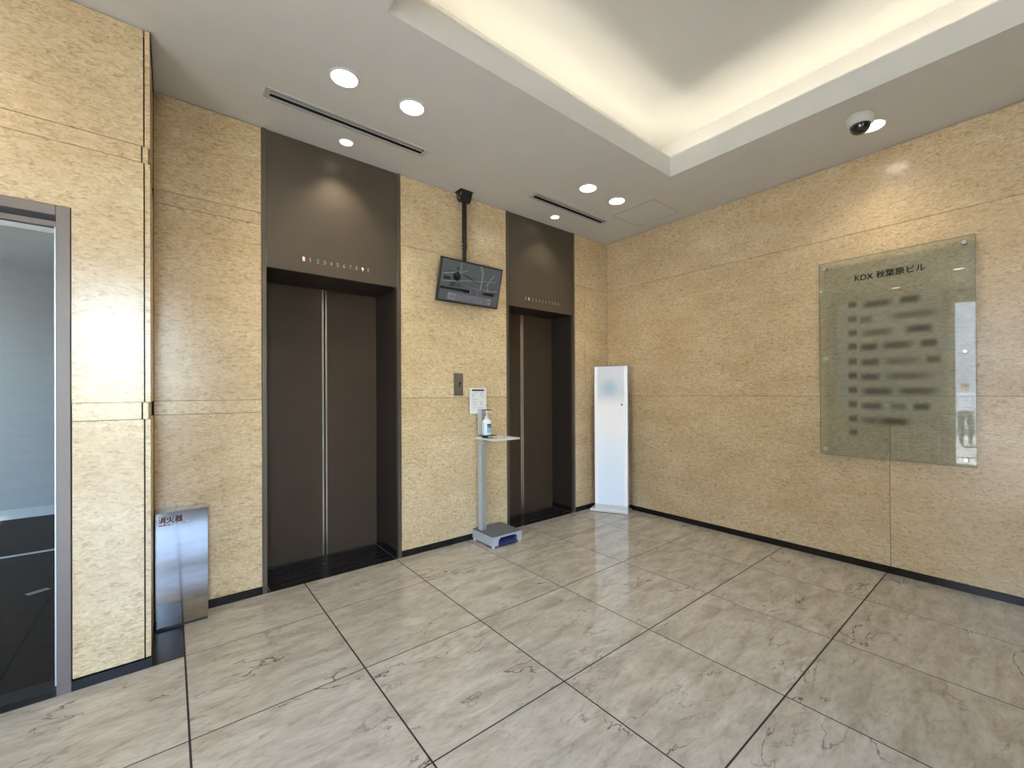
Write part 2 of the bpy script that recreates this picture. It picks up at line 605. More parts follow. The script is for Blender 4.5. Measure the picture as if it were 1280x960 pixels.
def copy_tree(src, parent=None):
    c = src.copy()
    COL.objects.link(c)
    c.parent = parent
    for ch in list(src.children):
        copy_tree(ch, c)
    return c


_txt_cache = {}


def text_mesh(body, size, depth=0.0, bold=0.0):
    cu = bpy.data.curves.new('lettering', 'FONT')
    cu.body = body
    cu.size = size
    cu.extrude = depth
    cu.align_x = 'LEFT'
    o = bpy.data.objects.new('lettering', cu)
    COL.objects.link(o)
    dg = bpy.context.evaluated_depsgraph_get()
    dg.update()
    me = bpy.data.meshes.new_from_object(o.evaluated_get(dg))
    bpy.data.objects.remove(o)
    bpy.data.curves.remove(cu)
    if bold:
        b_ = bmesh.new()
        for dx, dy in ((0, 0), (1, 0), (-1, 0), (0, 0.7), (0, -0.7)):
            n0 = len(b_.verts)
            b_.from_mesh(me)
            b_.verts.ensure_lookup_table()
            for v in b_.verts[n0:]:
                v.co += Vector((dx * bold * size, dy * bold * size, 0))
        b_.to_mesh(me)
        b_.free()
    return me


def text(name, body, mat, parent, origin, xdir, ydir, width=None, height=None, size=0.1, depth=0.0005, bold=0.0):
    """flat lettering laid out from origin (its lower left corner) along xdir / ydir (local to the parent)"""
    me = text_mesh(body, size, depth, bold)
    xs = [v.co.x for v in me.vertices]
    ys = [v.co.y for v in me.vertices]
    x0, x1, y0, y1 = min(xs), max(xs), min(ys), max(ys)
    sx = width / (x1 - x0) if width else 1
    sy = height / (y1 - y0) if height else sx
    if not width:
        sx = sy
    X = Vector(xdir).normalized()
    Y = Vector(ydir).normalized()
    Z = X.cross(Y)
    O = Vector(origin)
    for v in me.vertices:
        c = v.co.copy()
        v.co = O + X * ((c.x - x0) * sx) + Y * ((c.y - y0) * sy) + Z * c.z
    me.materials.clear()
    me.materials.append(mat)
    me.name = name
    o = bpy.data.objects.new(name, me)
    COL.objects.link(o)
    o.parent = parent
    return o


# ------------------------------------------------------------------ the setting
H = 3.0               # ceiling height
LY = -0.513           # face of the projecting wall with the glazed door
RETX = -3.912         # side of that projecting wall
BB = 0.05             # baseboard height
SX, X0 = 0.6369, -3.78886
SY, Y1 = 0.676, -0.5117
G = 0.0036            # half a floor joint

# floor -----------------------------------------------------------
floor = struct('floor', 'polished grey beige marble tile floor with dark joints')
xs = [0.0]
k = 5
while xs[-1] > ENTX + 0.05:
    xs.append(max(X0 + k * SX, ENTX))
    k -= 1
ys = [0.0, Y1]
while ys[-1] > YB + 0.05:
    ys.append(max(ys[-1] - SY, YB))
bm = bm_new()
box(bm, ENTX, 0.02, YB, 0.0, -0.06, -0.0014)
link('joint_bed', bm, MAT['grout'], floor)
tile_meshes = {}
for i in range(len(xs) - 1):
    for j in range(len(ys) - 1):
        xa, xb, ya, yb = xs[i + 1], xs[i], ys[j + 1], ys[j]
        if j == 0 and xb < X0 + 0.01:
            continue
        w, d = round(xb - xa - 2 * G, 4), round(yb - ya - 2 * G, 4)
        key = (w, d)
        if key not in tile_meshes:
            b_ = bm_new()
            c = 0.0006
            lo = [b_.verts.new((sx * w / 2, sy * d / 2, -0.0058)) for sx, sy in ((-1, -1), (1, -1), (1, 1), (-1, 1))]
            mi = [b_.verts.new((sx * w / 2, sy * d / 2, -c)) for sx, sy in ((-1, -1), (1, -1), (1, 1), (-1, 1))]
            hi = [b_.verts.new((sx * (w / 2 - c), sy * (d / 2 - c), 0)) for sx, sy in ((-1, -1), (1, -1), (1, 1), (-1, 1))]
            for A, B in ((lo, mi), (mi, hi)):
                for q in range(4):
                    b_.faces.new((A[q], A[(q + 1) % 4], B[(q + 1) % 4], B[q]))
            b_.faces.new(hi)
            me = bpy.data.meshes.new('tile')
            b_.to_mesh(me)
            b_.free()
            me.materials.append(MARBLE)
            tile_meshes[key] = me
        t = bpy.data.objects.new('tile', tile_meshes[key])
        t.location = ((xa + xb) / 2, (ya + yb) / 2, 0)
        COL.objects.link(t)
        t.parent = floor
# black stone patch in the corner by the extinguisher box
bpart('black_slab', (RETX, X0 - G, Y1 + 0.001, -0.0, -0.05, 0.0), MAT['black'], floor)


def panels(wall, rects, plane, axis, thick=0.02, mat=None, name='stone_panel', g=0.0014):
    """rects (a0,a1,z0,z1) on the plane; axis 'y' = facing -Y, 'x' = facing -X, 'X' = facing +X"""
    for (a0, a1, z0, z1) in rects:
        if axis == 'y':
            d = (a0 + g, a1 - g, plane, plane + thick, z0 + g, z1 - g)
        elif axis == 'x':
            d = (plane, plane + thick, a0 + g, a1 - g, z0 + g, z1 - g)
        else:
            d = (plane - thick, plane, a0 + g, a1 - g, z0 + g, z1 - g)
        bm = box(bm_new(), *d)
        link(name, bm, mat or STONE, wall)


ZB = [BB, 1.167, 1.247, 2.37, 2.447, H - 0.004]          # bed joints with a narrow band course
ZC = [BB, 1.247, 2.447, H - 0.004]

# lift openings (inner edges) and trims
E1 = (-3.367, -2.497, 2.11, 0.455)
E2 = (-1.418, -0.560, 2.115, 0.335)
TR = 0.027

# back wall -------------------------------------------------------
wall_back = struct('wall_back', 'beige stone clad wall holding the two lift doors')
bm = bm_new()
for (a, b) in ((RETX - 0.1, E1[0] - TR), (E1[1] + TR, E2[0] - TR), (E2[1] + TR, 0.1)):
    box(bm, a, b, 0.02, 0.08, 0, H + 0.02)
link('backing', bm, MAT['joint'], wall_back)
rc = []
for z0, z1 in zip(ZB, ZB[1:]):
    rc.append((RETX + 0.001, E1[0] - TR, z0, z1))
for z0, z1 in zip(ZC, ZC[1:]):
    rc.append((E1[1] + TR, E2[0] - TR, z0, z1))
rc += [(E2[1] + TR, 0.0, BB, 1.247), (E2[1] + TR, -0.361, 1.247, 2.447), (-0.361, 0.0, 1.247, 2.447), (E2[1] + TR, 0.0, 2.447, H - 0.004)]
panels(wall_back, rc, 0.0, 'y')

# right wall ------------------------------------------------------
wall_right = struct('wall_right', 'long beige stone clad wall carrying the glass directory')
link('backing', box(bm_new(), 0.02, 0.1, YB, 0.1, 0, H + 0.02), MAT['joint'], wall_right)
rc = []
for i, (z0, z1) in enumerate(zip(ZC, ZC[1:])):
    for y0, y1 in (((-2.562, 0.0), (-5.124, -2.562), (YB, -5.124)) if i == 0 else ((-3.843, 0.0), (YB, -3.843))):
        rc.append((y0, y1, z0, z1))
panels(wall_right, rc, 0.0, 'x')

# projecting wall at the left, with its glazed door -----------------
DL0, DL1, DLT = -5.20, -4.168, 2.093           # outer edges and top of the door frame
wall_left = struct('wall_left', 'projecting beige stone wall beside the glazed side door')
bm = bm_new()
box(bm, DL1, RETX - 0.03, LY + 0.02, LY + 0.06, 0, H + 0.02)
box(bm, ENTX, DL0, LY + 0.02, LY + 0.06, 0, H + 0.02)
box(bm, DL0, DL1, LY + 0.02, LY + 0.06, DLT, H + 0.02)
box(bm, RETX - 0.06, RETX - 0.02, LY + 0.06, 0.02, 0, H + 0.02)
link('backing', bm, MAT['joint'], wall_left)
EDG = RETX - 0.022
rc = []
for i, (z0, z1) in enumerate(zip(ZB, ZB[1:])):
    e = EDG - (0.008 if i in (1, 3) else 0)
    if z0 >= DLT:
        rc.append((DL0 - 0.4, e, z0, z1))
        rc.append((ENTX, DL0 - 0.4, z0, z1))
    elif z1 <= DLT:
        rc.append((DL1 + 0.002, e, z0, z1))
        rc.append((ENTX, DL0 - 0.002, z0, z1))
    else:
        rc.append((ENTX, DL0 - 0.002, z0, z1))
        bm = bm_new()
        g_ = 0.0009
        prof = [(DL1 + 0.002, z0 + g_), (e - g_, z0 + g_), (e - g_, z1 - g_), (DL0, z1 - g_), (DL0, DLT + 0.002), (DL1 + 0.002, DLT + 0.002)]
        fa = [bm.verts.new((x, LY, z)) for x, z in prof]
        fb_ = [bm.verts.new((x, LY + 0.02, z)) for x, z in prof]
        for q in range(6):
            bm.faces.new((fa[q], fa[(q + 1) % 6], fb_[(q + 1) % 6], fb_[q]))
        bm.faces.new(fa)
        bm.faces.new(list(reversed(fb_)))
        bm.normal_update()
        bmesh.ops.triangulate(bm, faces=[f for f in bm.faces if len(f.verts) > 4])
        link('stone_panel', bm, STONE, wall_left)
panels(wall_left, rc, LY, 'y')
for i, (z0, z1) in enumerate(zip(ZB, ZB[1:])):
    s = 0.008 if i in (1, 3) else 0
    bm = box(bm_new(), RETX - 0.018 - s, RETX - s, LY + 0.001, -0.001, z0 + 0.0012, z1 - 0.0012)
    link('stone_panel', bm, STONE, wall_left)
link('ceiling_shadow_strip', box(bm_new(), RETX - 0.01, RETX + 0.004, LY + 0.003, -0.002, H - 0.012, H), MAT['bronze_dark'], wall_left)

# wall behind the photographer, with a glazed door
wall_rear = struct('wall_rear', 'beige stone wall behind the viewpoint')
RD = 2.08             # head of the door leaf beside the tall pane
bm = bm_new()
for (a, b, z) in ((ENTX, RG[0], 0), (RG[1], 0.1, 0), (RG[0], -4.04, 2.78), (-4.04, RG[1], RD)):
    box(bm, a, b, YB - 0.1, YB - 0.02, z, H + 0.02)
link('backing', bm, MAT['joint'], wall_rear)
rc = []
for z0, z1 in zip(ZC, ZC[1:]):
    for x0, x1 in ((ENTX, RG[0]), (RG[1], -1.6), (-1.6, 0)):
        rc.append((x0, x1, z0, z1))
rc += [(RG[0], -4.04, 2.78, H), (-4.04, RG[1], RD, 2.447), (-4.04, RG[1], 2.447, H)]
for (a0, a1, z0, z1) in rc:
    link('stone_panel', box(bm_new(), a0 + 0.001, a1 - 0.001, YB - 0.02, YB, z0 + 0.001, z1 - 0.001), STONE, wall_rear)
w2_ = struct('window_2', 'tall pane and bronze glazed door behind the viewpoint', ((RG[0] + RG[1]) / 2, YB, 0))
for xx, zt in ((RG[0] + 0.03, 2.78), (-4.04, 2.78), (RG[1] - 0.03, RD)):
    bpart('mullion', (xx - 0.03, xx + 0.03, YB - 0.06, YB, 0, zt), MAT['alu'], w2_)
bpart('rail', (-4.01, RG[1] - 0.06, YB - 0.05, YB - 0.01, 0.0, 0.92), MAT['bronze'], w2_)
bpart('rail', (-4.01, RG[1] - 0.06, YB - 0.05, YB - 0.01, 1.56, 1.74), MAT['bronze'], w2_)
bpart('rail', (-4.01, RG[1] - 0.06, YB - 0.05, YB - 0.01, 2.04, RD), MAT['alu'], w2_)
for a, b, z0, z1 in ((RG[0] + 0.06, -4.07, 0.0, 2.78), (-4.01, RG[1] - 0.06, 0.92, 2.04)):
    bm = bm_new()
    quad(bm, (a, YB - 0.03, z0), (b, YB - 0.03, z0), (b, YB - 0.03, z1), (a, YB - 0.03, z1))
    wpart('pane', bm, MAT['greyglass'] if z0 == 0.0 else MAT['darkglass'], w2_)

# baseboards
bb = struct('baseboard_back', 'black stone baseboard along the lift wall')
for (a, b) in ((RETX + 0.001, E1[0] - TR + 0.02), (E1[1] + TR - 0.02, E2[0] - TR + 0.02), (E2[1] + TR - 0.02, 0.0)):
    bpart('baseboard_length', (a, b, -0.004, 0.019, 0.0, BB), MAT['black'], bb)
bb = struct('baseboard_right', 'black stone baseboard under the directory wall')
for y0, y1 in ((-2.562, -0.004), (-5.124, -2.562), (YB, -5.124)):
    bpart('baseboard_length', (-0.004, 0.019, y0, y1, 0.0, BB), MAT['black'], bb)
bb = struct('baseboard_left', 'black stone baseboard below the projecting wall')
bpart('baseboard_length', (DL1 - 0.001, RETX - 0.004, LY - 0.004, LY + 0.019, 0.0, BB - 0.006), MAT['black'], bb)
bpart('baseboard_length', (ENTX, DL0, LY - 0.004, LY + 0.019, 0.0, BB - 0.006), MAT['black'], bb)
bpart('baseboard_length', (RETX - 0.02, RETX + 0.003, LY + 0.002, -0.14, 0.0, BB - 0.006), MAT['black'], bb)

# ceiling with the cove opening and the two slots ------------------
V1 = (-3.434, -2.449, -0.453, -0.349)
V2 = (-1.462, -0.508, -0.462, -0.352)
CV = (-3.096, -0.812, -5.4, -1.344)             # cove opening
holes = [(v[0] + 0.028, v[1] - 0.028, v[2] + 0.014, v[3] - 0.020) for v in (V1, V2)] + [CV]
ceiling = struct('ceiling', 'painted grey ceiling around the lit cove')
cx = sorted({ENTX - 0.1, 0.1, *[h[0] for h in holes], *[h[1] for h in holes]})
cy = sorted({YB - 0.1, 0.1, *[h[2] for h in holes], *[h[3] for h in holes]})
bm = bm_new()
for xa, xb in zip(cx, cx[1:]):
    for ya, yb in zip(cy, cy[1:]):
        mx_, my_ = (xa + xb) / 2, (ya + yb) / 2
        if any(h[0] < mx_ < h[1] and h[2] < my_ < h[3] for h in holes):
            continue
        quad(bm, (xa, ya, H), (xa, yb, H), (xb, yb, H), (xb, ya, H))
bmesh.ops.remove_doubles(bm, verts=bm.verts, dist=1e-5)
link('ceiling_board', bm, MAT['ceil'], ceiling)
# cove: fascia, trough, raised ceiling
FZ, UZ, TW = 3.156, 3.42, 0.24
bm = bm_new()
ft = 0.012
box(bm, CV[0] - ft, CV[0], CV[2] - ft, CV[3] + ft, H - 0.0005, FZ)
box(bm, CV[1], CV[1] + ft, CV[2] - ft, CV[3] + ft, H - 0.0005, FZ)
box(bm, CV[0], CV[1], CV[3], CV[3] + ft, H - 0.0005, FZ)
box(bm, CV[0], CV[1], CV[2] - ft, CV[2], H - 0.0005, FZ)
link('cove_fascia', bm, MAT['cove'], ceiling)
bm = bm_new()
ox0, ox1, oy0, oy1 = CV[0] - TW, CV[1] + TW, CV[2] - TW, CV[3] + TW
tz = 3.03
for (a, b, c, d) in ((ox0, CV[0], oy0, oy1), (CV[1], ox1, oy0, oy1), (CV[0], CV[1], CV[3], oy1), (CV[0], CV[1], oy0, CV[2])):
    quad(bm, (a, c, tz), (b, c, tz), (b, d, tz), (a, d, tz))
for (a, c, b, d) in ((ox0, oy0, ox0, oy1), (ox1, oy0, ox1, oy1), (ox0, oy0, ox1, oy0), (ox0, oy1, ox1, oy1)):
    quad(bm, (a, c, tz), (b, d, tz), (b, d, UZ), (a, c, UZ))
quad(bm, (ox0, oy0, UZ), (ox1, oy0, UZ), (ox1, oy1, UZ), (ox0, oy1, UZ))
link('raised_ceiling', bm, MAT['cove'], ceiling)
# light tubes lying in the trough
LZ = 3.075
for (lab, p0, p1) in (('warm light tube in the cove trough nearest the lift wall', (CV[0], CV[3] + 0.10, LZ), (CV[1] , CV[3] + 0.10, LZ)),
                 ('warm light tube in the cove trough nearest the directory wall', (CV[1] + 0.10, CV[2], LZ), (CV[1] + 0.10, CV[3], LZ)),
                 ('warm light tube in the cove trough nearest the street entrance', (CV[0] - 0.10, CV[2], LZ), (CV[0] - 0.10, CV[3], LZ)),
                 ('warm light tube in the cove trough behind the viewpoint', (CV[0], CV[2] - 0.10, LZ), (CV[1], CV[2] - 0.10, LZ))):
    e = empty('cove_lamp', (Vector(p0) + Vector(p1)) / 2 - Vector((0, 0, 0.045)))
    tag(e, lab, 'lamp', 'cove lamps above the ceiling edge')
    wpart('tube', tube(bm_new(), [p0, p1], 0.013, 10), MAT['tube'], e, True)
    d = (Vector(p1) - Vector(p0)).normalized()
    s = Vector((0.02, 0.02, 0)) - Vector((abs(d.x), abs(d.y), 0)) * 0.02
    a, b = Vector(p0) - s, Vector(p1) + s
    bpart('batten', (min(a.x, b.x), max(a.x, b.x), min(a.y, b.y), max(a.y, b.y), 3.0301, LZ - 0.013), MAT['white'], e)

# soffits so that the roof keeps the sun out
roof = struct('roof', 'building slab above the lobby')
link('roof_slab', box(bm_new(), ENTX - 0.1, 1.2, YB - 0.1, 5, 3.6, 3.9), MAT['facade'], roof)
link('roof_front', box(bm_new(), ENTX - 0.02, ENTX + 0.1, YB - 0.1, 5, 2.78, 3.6), MAT['alu_dark'], roof)


# ------------------------------------------------------------------ lifts (door_1, door_2)
def lift(name, label, E, split, chars, lit, red, nx0, nx1, nz):
    x0, x1, zt, dep = E
    d = struct(name, label, ((x0 + x1) / 2, 0, 0))
    # slim frame on the wall face
    for a in (x0 - TR, x1):
        bpart('frame_upright', (a, a + TR, -0.006, 0.03, 0.0, H - 0.001), MAT['bronze_trim'], d, 0.0015)
    tp = bpart('transom_panel', (x0 + 0.002, x1 - 0.002, 0.004, 0.03, zt, H - 0.001), MAT['bronze'], d)
    # reveal
    for nm, a, b in (('jamb_lining', x0 - 0.02, x0), ('jamb_lining', x1, x1 + 0.02)):
        bpart(nm, (a, b, 0.03, dep + 0.02, 0.0, zt), MAT['bronze_dark'], d)
        bpart('jamb_skirting', ((x0, x0 + 0.003) if a < x0 else (x1 - 0.003, x1)) + (0.03, dep, 0.0, BB), MAT['black'], d)
    bpart('head_soffit', (x0, x1, 0.03, dep + 0.02, zt, zt + 0.02), MAT['bronze_dark'], d)
    # two leaves with pale leading edges
    gap = 0.005
    for side in (-1, 1):
        if side < 0:
            a, b = x0, split - gap
            e0, e1 = b - 0.013, b
        else:
            a, b = split + gap, x1
            e0, e1 = a, a + 0.013
        lf = bpart('door_leaf', (a + 0.001, b - 0.001, dep, dep + 0.03, 0.003, zt), MAT['bronze_leaf'], d)
        bpart('leading_edge', (e0, e1, dep - 0.004, dep + 0.004, 0.003, zt), MAT['steel'], lf)
    bpart('light_stop_sheet', (x0 - 0.05, x1 + 0.05, dep + 0.032, dep + 0.06, -0.05, zt + 0.1), MAT['slotdark'], d)  # unseen dark sheet added so no light leaks under the leaves
    # black sill with ribs and a thin metal edge
    sl = bpart('sill', (x0, x1, 0.0, dep + 0.032, -0.04, 0.0), MAT['black'], d)
    n = 5
    for i in range(n):
        yy = 0.07 + i * (dep - 0.12) / (n - 1)
        bpart('sill_rib', (x0 + 0.09, x1 - 0.05, yy - 0.006, yy + 0.006, 0.0, 0.003), MAT['blackp'], sl)
    for (a, b, c, e) in ((x0 + 0.012, x0 + 0.018, 0.0, dep - 0.012), (x1 - 0.018, x1 - 0.012, 0.0, dep - 0.012), (x0 + 0.012, x1 - 0.012, dep - 0.018, dep - 0.012)):
        bpart('sill_edge', (a, b, c, e, 0.0, 0.002), MAT['alu_dark'], sl)
    # floor indicator numerals on the transom
    m = len(chars)
    for i, ch in enumerate(chars):
        xx = nx0 + (nx1 - nx0) * i / (m - 1)
        mm = MAT['numlit'] if i in lit else MAT['num']
        o = text('indicator_numeral', ch, mm, tp, (xx - 0.011 - d.location.x, 0.0035, nz), (1, 0, 0), (0, 0, 1), width=0.015 if ch != '1' else 0.006, height=0.028, depth=0.0008)
        if i in red:
            bpart('red_marker', (xx - 0.017, xx + 0.013, 0.0035, 0.004, nz + 0.014, nz + 0.044), MAT['numred'], tp)
    return d


FL = ['B', '1', '2', '3', '4', '5', '6', '7', '8', '9', 'R']
lift('door_1', 'wide dark brown lift doors beside the stainless extinguisher box', E1, -2.908, FL, (0, 9), (0,), -3.145, -2.712, 2.188)
lift('door_2', 'dark brown lift doors behind the hand sanitizer stand', E2, -0.995, FL, (1,), (), -1.20, -0.762, 2.192)

# ------------------------------------------------------------------ glazed side door (door_3) and the dim room behind
d3 = struct('door_3', 'taupe framed glazed side door into a dim grey room', ((DL0 + DL1) / 2, LY, 0))
FW = 0.043
bpart('frame_upright', (DL1 - FW, DL1, LY - 0.006, LY + 0.10, 0.0, DLT), MAT['frame'], d3, 0.002)
bpart('frame_upright', (DL0, DL0 + FW, LY - 0.006, LY + 0.10, 0.0, DLT), MAT['frame'], d3, 0.002)
bpart('frame_head', (DL0 + FW, DL1 - FW, LY - 0.006, LY + 0.10, DLT - 0.045, DLT), MAT['frame'], d3, 0.002)
bpart('threshold', (DL0 + FW, DL1 - FW, LY - 0.004, LY + 0.10, 0.0, 0.028), MAT['black'], d3)
lf = bpart('leaf_rail', (DL0 + FW + 0.006, DL1 - FW - 0.003, LY + 0.03, LY + 0.06, DLT - 0.085, DLT - 0.062), MAT['frame'], d3)
bpart('leaf_stile', (DL1 - FW - 0.009, DL1 - FW - 0.003, LY + 0.03, LY + 0.06, 0.03, DLT - 0.085), MAT['alu'], d3)
bpart('leaf_stile', (DL0 + FW + 0.003, DL0 + FW + 0.03, LY + 0.03, LY + 0.06, 0.03, DLT - 0.085), MAT['frame'], d3)
bm = bm_new()
quad(bm, (DL0 + FW, LY + 0.045, 0.03), (DL1 - FW - 0.006, LY + 0.045, 0.03), (DL1 - FW - 0.006, LY + 0.045, DLT - 0.08), (DL0 + FW, LY + 0.045, DLT - 0.08))
wpart('pane', bm, MAT['glass'], d3)

SR = (-7.2, -4.06, LY + 0.06, 3.7)
wall_side = struct('wall_side_room', 'plain grey wall of the dim room seen through the side door')
bm = bm_new()
quad(bm, (SR[0], SR[3], 0), (SR[1], SR[3], 0), (SR[1], SR[3], 3.04), (SR[0], SR[3], 3.04))
quad(bm, (SR[1], SR[2], 0), (SR[1], SR[3], 0), (SR[1], SR[3], 3.3), (SR[1], SR[2], 3.3))
quad(bm, (SR[0], SR[2], 0), (SR[0], SR[3], 0), (SR[0], SR[3], 3.3), (SR[0], SR[2], 3.3))
link('grey_lining', bm, MAT['greywall'], wall_side)
link('pale_frieze', box(bm_new(), SR[0], SR[1], SR[3] - 0.01, SR[3] + 0.02, 3.04, 3.3), MAT['white'], wall_side)
link('pale_skirting', box(bm_new(), SR[0], SR[1], SR[3] - 0.015, SR[3] + 0.02, 0, 0.10), MAT['lightskirt'], wall_side)
fs = struct('floor_side_room', 'black polished floor of the dim room with one pale strip')
link('black_floor', box(bm_new(), SR[0], SR[1], SR[2] - 0.06, SR[3], -0.05, 0.0), MAT['darkcarpet'], fs)
link('pale_strip', box(bm_new(), SR[0], SR[1], 2.07, 2.11, 0.0, 0.004), MAT['lightskirt'], fs)
cs = struct('ceiling_side_room', 'dim ceiling of the room behind the side door')
link('ceiling_board', box(bm_new(), SR[0], SR[1], SR[2], SR[3], 3.3, 3.34), MAT['white'], cs)
pp = link('pale_fleck', box(bm_new(), -0.05, 0.05, -0.025, 0.025, 0, 0.001), MAT['fleck'])  # small pale fleck laid flat on the side room floor
pp.location = (-4.50, 1.02, 0.0)
pp.rotation_euler = (0, 0, 0.5)
tag(pp, 'small pale paper lying on the black floor', 'fleck')
ld = bpy.data.lights.new('side_room_light', 'AREA')  # unseen area light without a fitting, lights the side room
ld.shape = 'RECTANGLE'
ld.size, ld.size_y = 1.2, 0.3
ld.energy = 16
ld.color = (0.85, 0.95, 1.0)
lo = bpy.data.objects.new('side_room_light', ld)
lo.location = (-5.6, 1.6, 3.28)
COL.objects.link(lo)

# ------------------------------------------------------------------ street entrance (out of frame, mirrored in glass and stone)
w1 = struct('window_1', 'glazed street entrance with metal mullions', (ENTX, -4.8, 0))
for yy in (-2.3, -3.3, -4.3):
    bpart('mullion', (ENTX - 0.04, ENTX + 0.04, yy - 0.035, yy + 0.035, 0, 2.78), MAT['alu'], w1)
bpart('bottom_rail', (ENTX - 0.03, ENTX + 0.03, LG[0], LG[1], 0, 0.05), MAT['alu'], w1)
for a, b in ((-3.265, -2.335), (-4.265, -3.335)):
    bm = bm_new()
    quad(bm, (ENTX, a, 0.05), (ENTX, b, 0.05), (ENTX, b, 2.78), (ENTX, a, 2.78))
    wpart('pane', bm, MAT['glass'], w1)
we = struct('wall_entrance', 'grey wall beside the street entrance')
link('grey_lining', box(bm_new(), ENTX - 0.1, ENTX, -2.265, LY + 0.02, 0, H), MAT['greywall'], we)
link('grey_lining', box(bm_new(), ENTX - 0.1, ENTX, YB, LG[0] - 0.035, 0, H), MAT['greywall'], we)  # unseen wall added to cut the daylight reaching the directory side
for yy in (-1.5, -1.58, -1.7, -2.0, -2.12):
    link('pale_batten', box(bm_new(), ENTX, ENTX + 0.02, yy - 0.014, yy + 0.014, 0.05, 1.15), MAT['white'], we)

gr = struct('ground_street', 'sunlit pale pavement outside the entrance')
link('pavement', box(bm_new(), -8.0, ENTX, -30, 30, -0.2, -0.03), MAT['pave'], gr)
link('kerb', box(bm_new(), -8.2, -8.0, -30, 30, -0.25, -0.01), MAT['pave'], gr)
link('roadway', box(bm_new(), -19, -8.2, -30, 30, -0.3, -0.15), MAT['asphalt'], gr)
link('pavement', box(bm_new(), ENTX, 12, YB - 1.6, YB - 0.1, -0.2, -0.03), MAT['pave'], gr)
link('roadway', box(bm_new(), ENTX, 12, -30, YB - 1.6, -0.3, -0.15), MAT['asphalt'], gr)
fb = struct('wall_facade', 'pale office facade across the street')
link('facade', box(bm_new(), -20, -19, -30, 30, -0.3, 7), MAT['facade'], fb)
for zz in (0.4, 3.4):
    for j in range(-6, 7):
        link('window_pane', box(bm_new(), -19.0, -18.97, j * 3.2 - 1.1, j * 3.2 + 1.1, zz, zz + 2.0), MAT['dglass'], fb)

# ------------------------------------------------------------------ ceiling fittings
def downlight(x, y, r, label, group, watts, lens, spot_deg, blend):
    e = empty('downlight', (x, y, H))
    tag(e, label, 'ceiling light', group)
    link('rim', lathe(bm_new(), [(r * 1.18, 0.0), (r * 1.18, -0.004), (r * 1.02, -0.007), (r * 0.99, -0.002)], 40, cap=False), MAT['rim'], e, True)
    link('lens', lathe(bm_new(), [(r * 0.99, -0.0015), (r * 0.8, -0.006), (r * 0.4, -0.010), (0.004, -0.011)], 40), lens, e, True)
    l = bpy.data.lights.new('downlight_beam', 'SPOT')
    l.energy = watts
    l.color = WARM
    l.spot_size = math.radians(spot_deg)
    l.spot_blend = blend
    l.shadow_soft_size = r * 0.8
    lo = bpy.data.objects.new('downlight_beam', l)
    lo.location = (0, 0, -0.03)
    COL.objects.link(lo)
    lo.parent = e
    return e


GB, GS = 'wide ceiling downlights', 'narrow downlights over the lift doors'
downlight(-3.119, -0.797, 0.066, 'largest bright downlight beyond the vent of the wide lift', GB, P_BIG, MAT['lens'], 130, 1.0)
downlight(-2.736, -0.806, 0.066, 'bright downlight between the cove edge and the long vent end', GB, P_BIG, MAT['lens'], 130, 1.0)
downlight(-1.176, -0.795, 0.066, 'bright downlight above the vent near the hanging screen', GB, P_BIG, MAT['lens'], 130, 1.0)
downlight(-0.800, -0.798, 0.066, 'bright downlight beside the ceiling access hatch', GB, P_BIG, MAT['lens'], 130, 1.0)
downlight(-0.390, -2.552, 0.066, 'bright downlight half hidden by the dome camera', GB, P_BIG, MAT['lens'], 130, 1.0)
downlight(-4.70, -0.80, 0.066, 'bright downlight above the glazed side door, mirrored at the far edge of the directory', GB, P_BIG, MAT['lens'], 130, 1.0)
downlight(-4.63, -2.53, 0.066, 'bright downlight mirrored near the upper standoff of the glass directory', GB, P_BIG, MAT['lens'], 130, 1.0)
downlight(-5.36, -1.72, 0.066, 'bright downlight near the street front, mirrored under the directory heading', GB, P_BIG, MAT['lens'], 130, 1.0)
downlight(-2.927, -0.182, 0.040, 'small downlight just above the wide lift transom', GS, P_SMALL, MAT['lens_s'], 100, 0.8)
downlight(-0.987, -0.187, 0.040, 'small downlight just above the lift transom by the screen', GS, P_SMALL * 0.6, MAT['lens_s'], 100, 0.8)


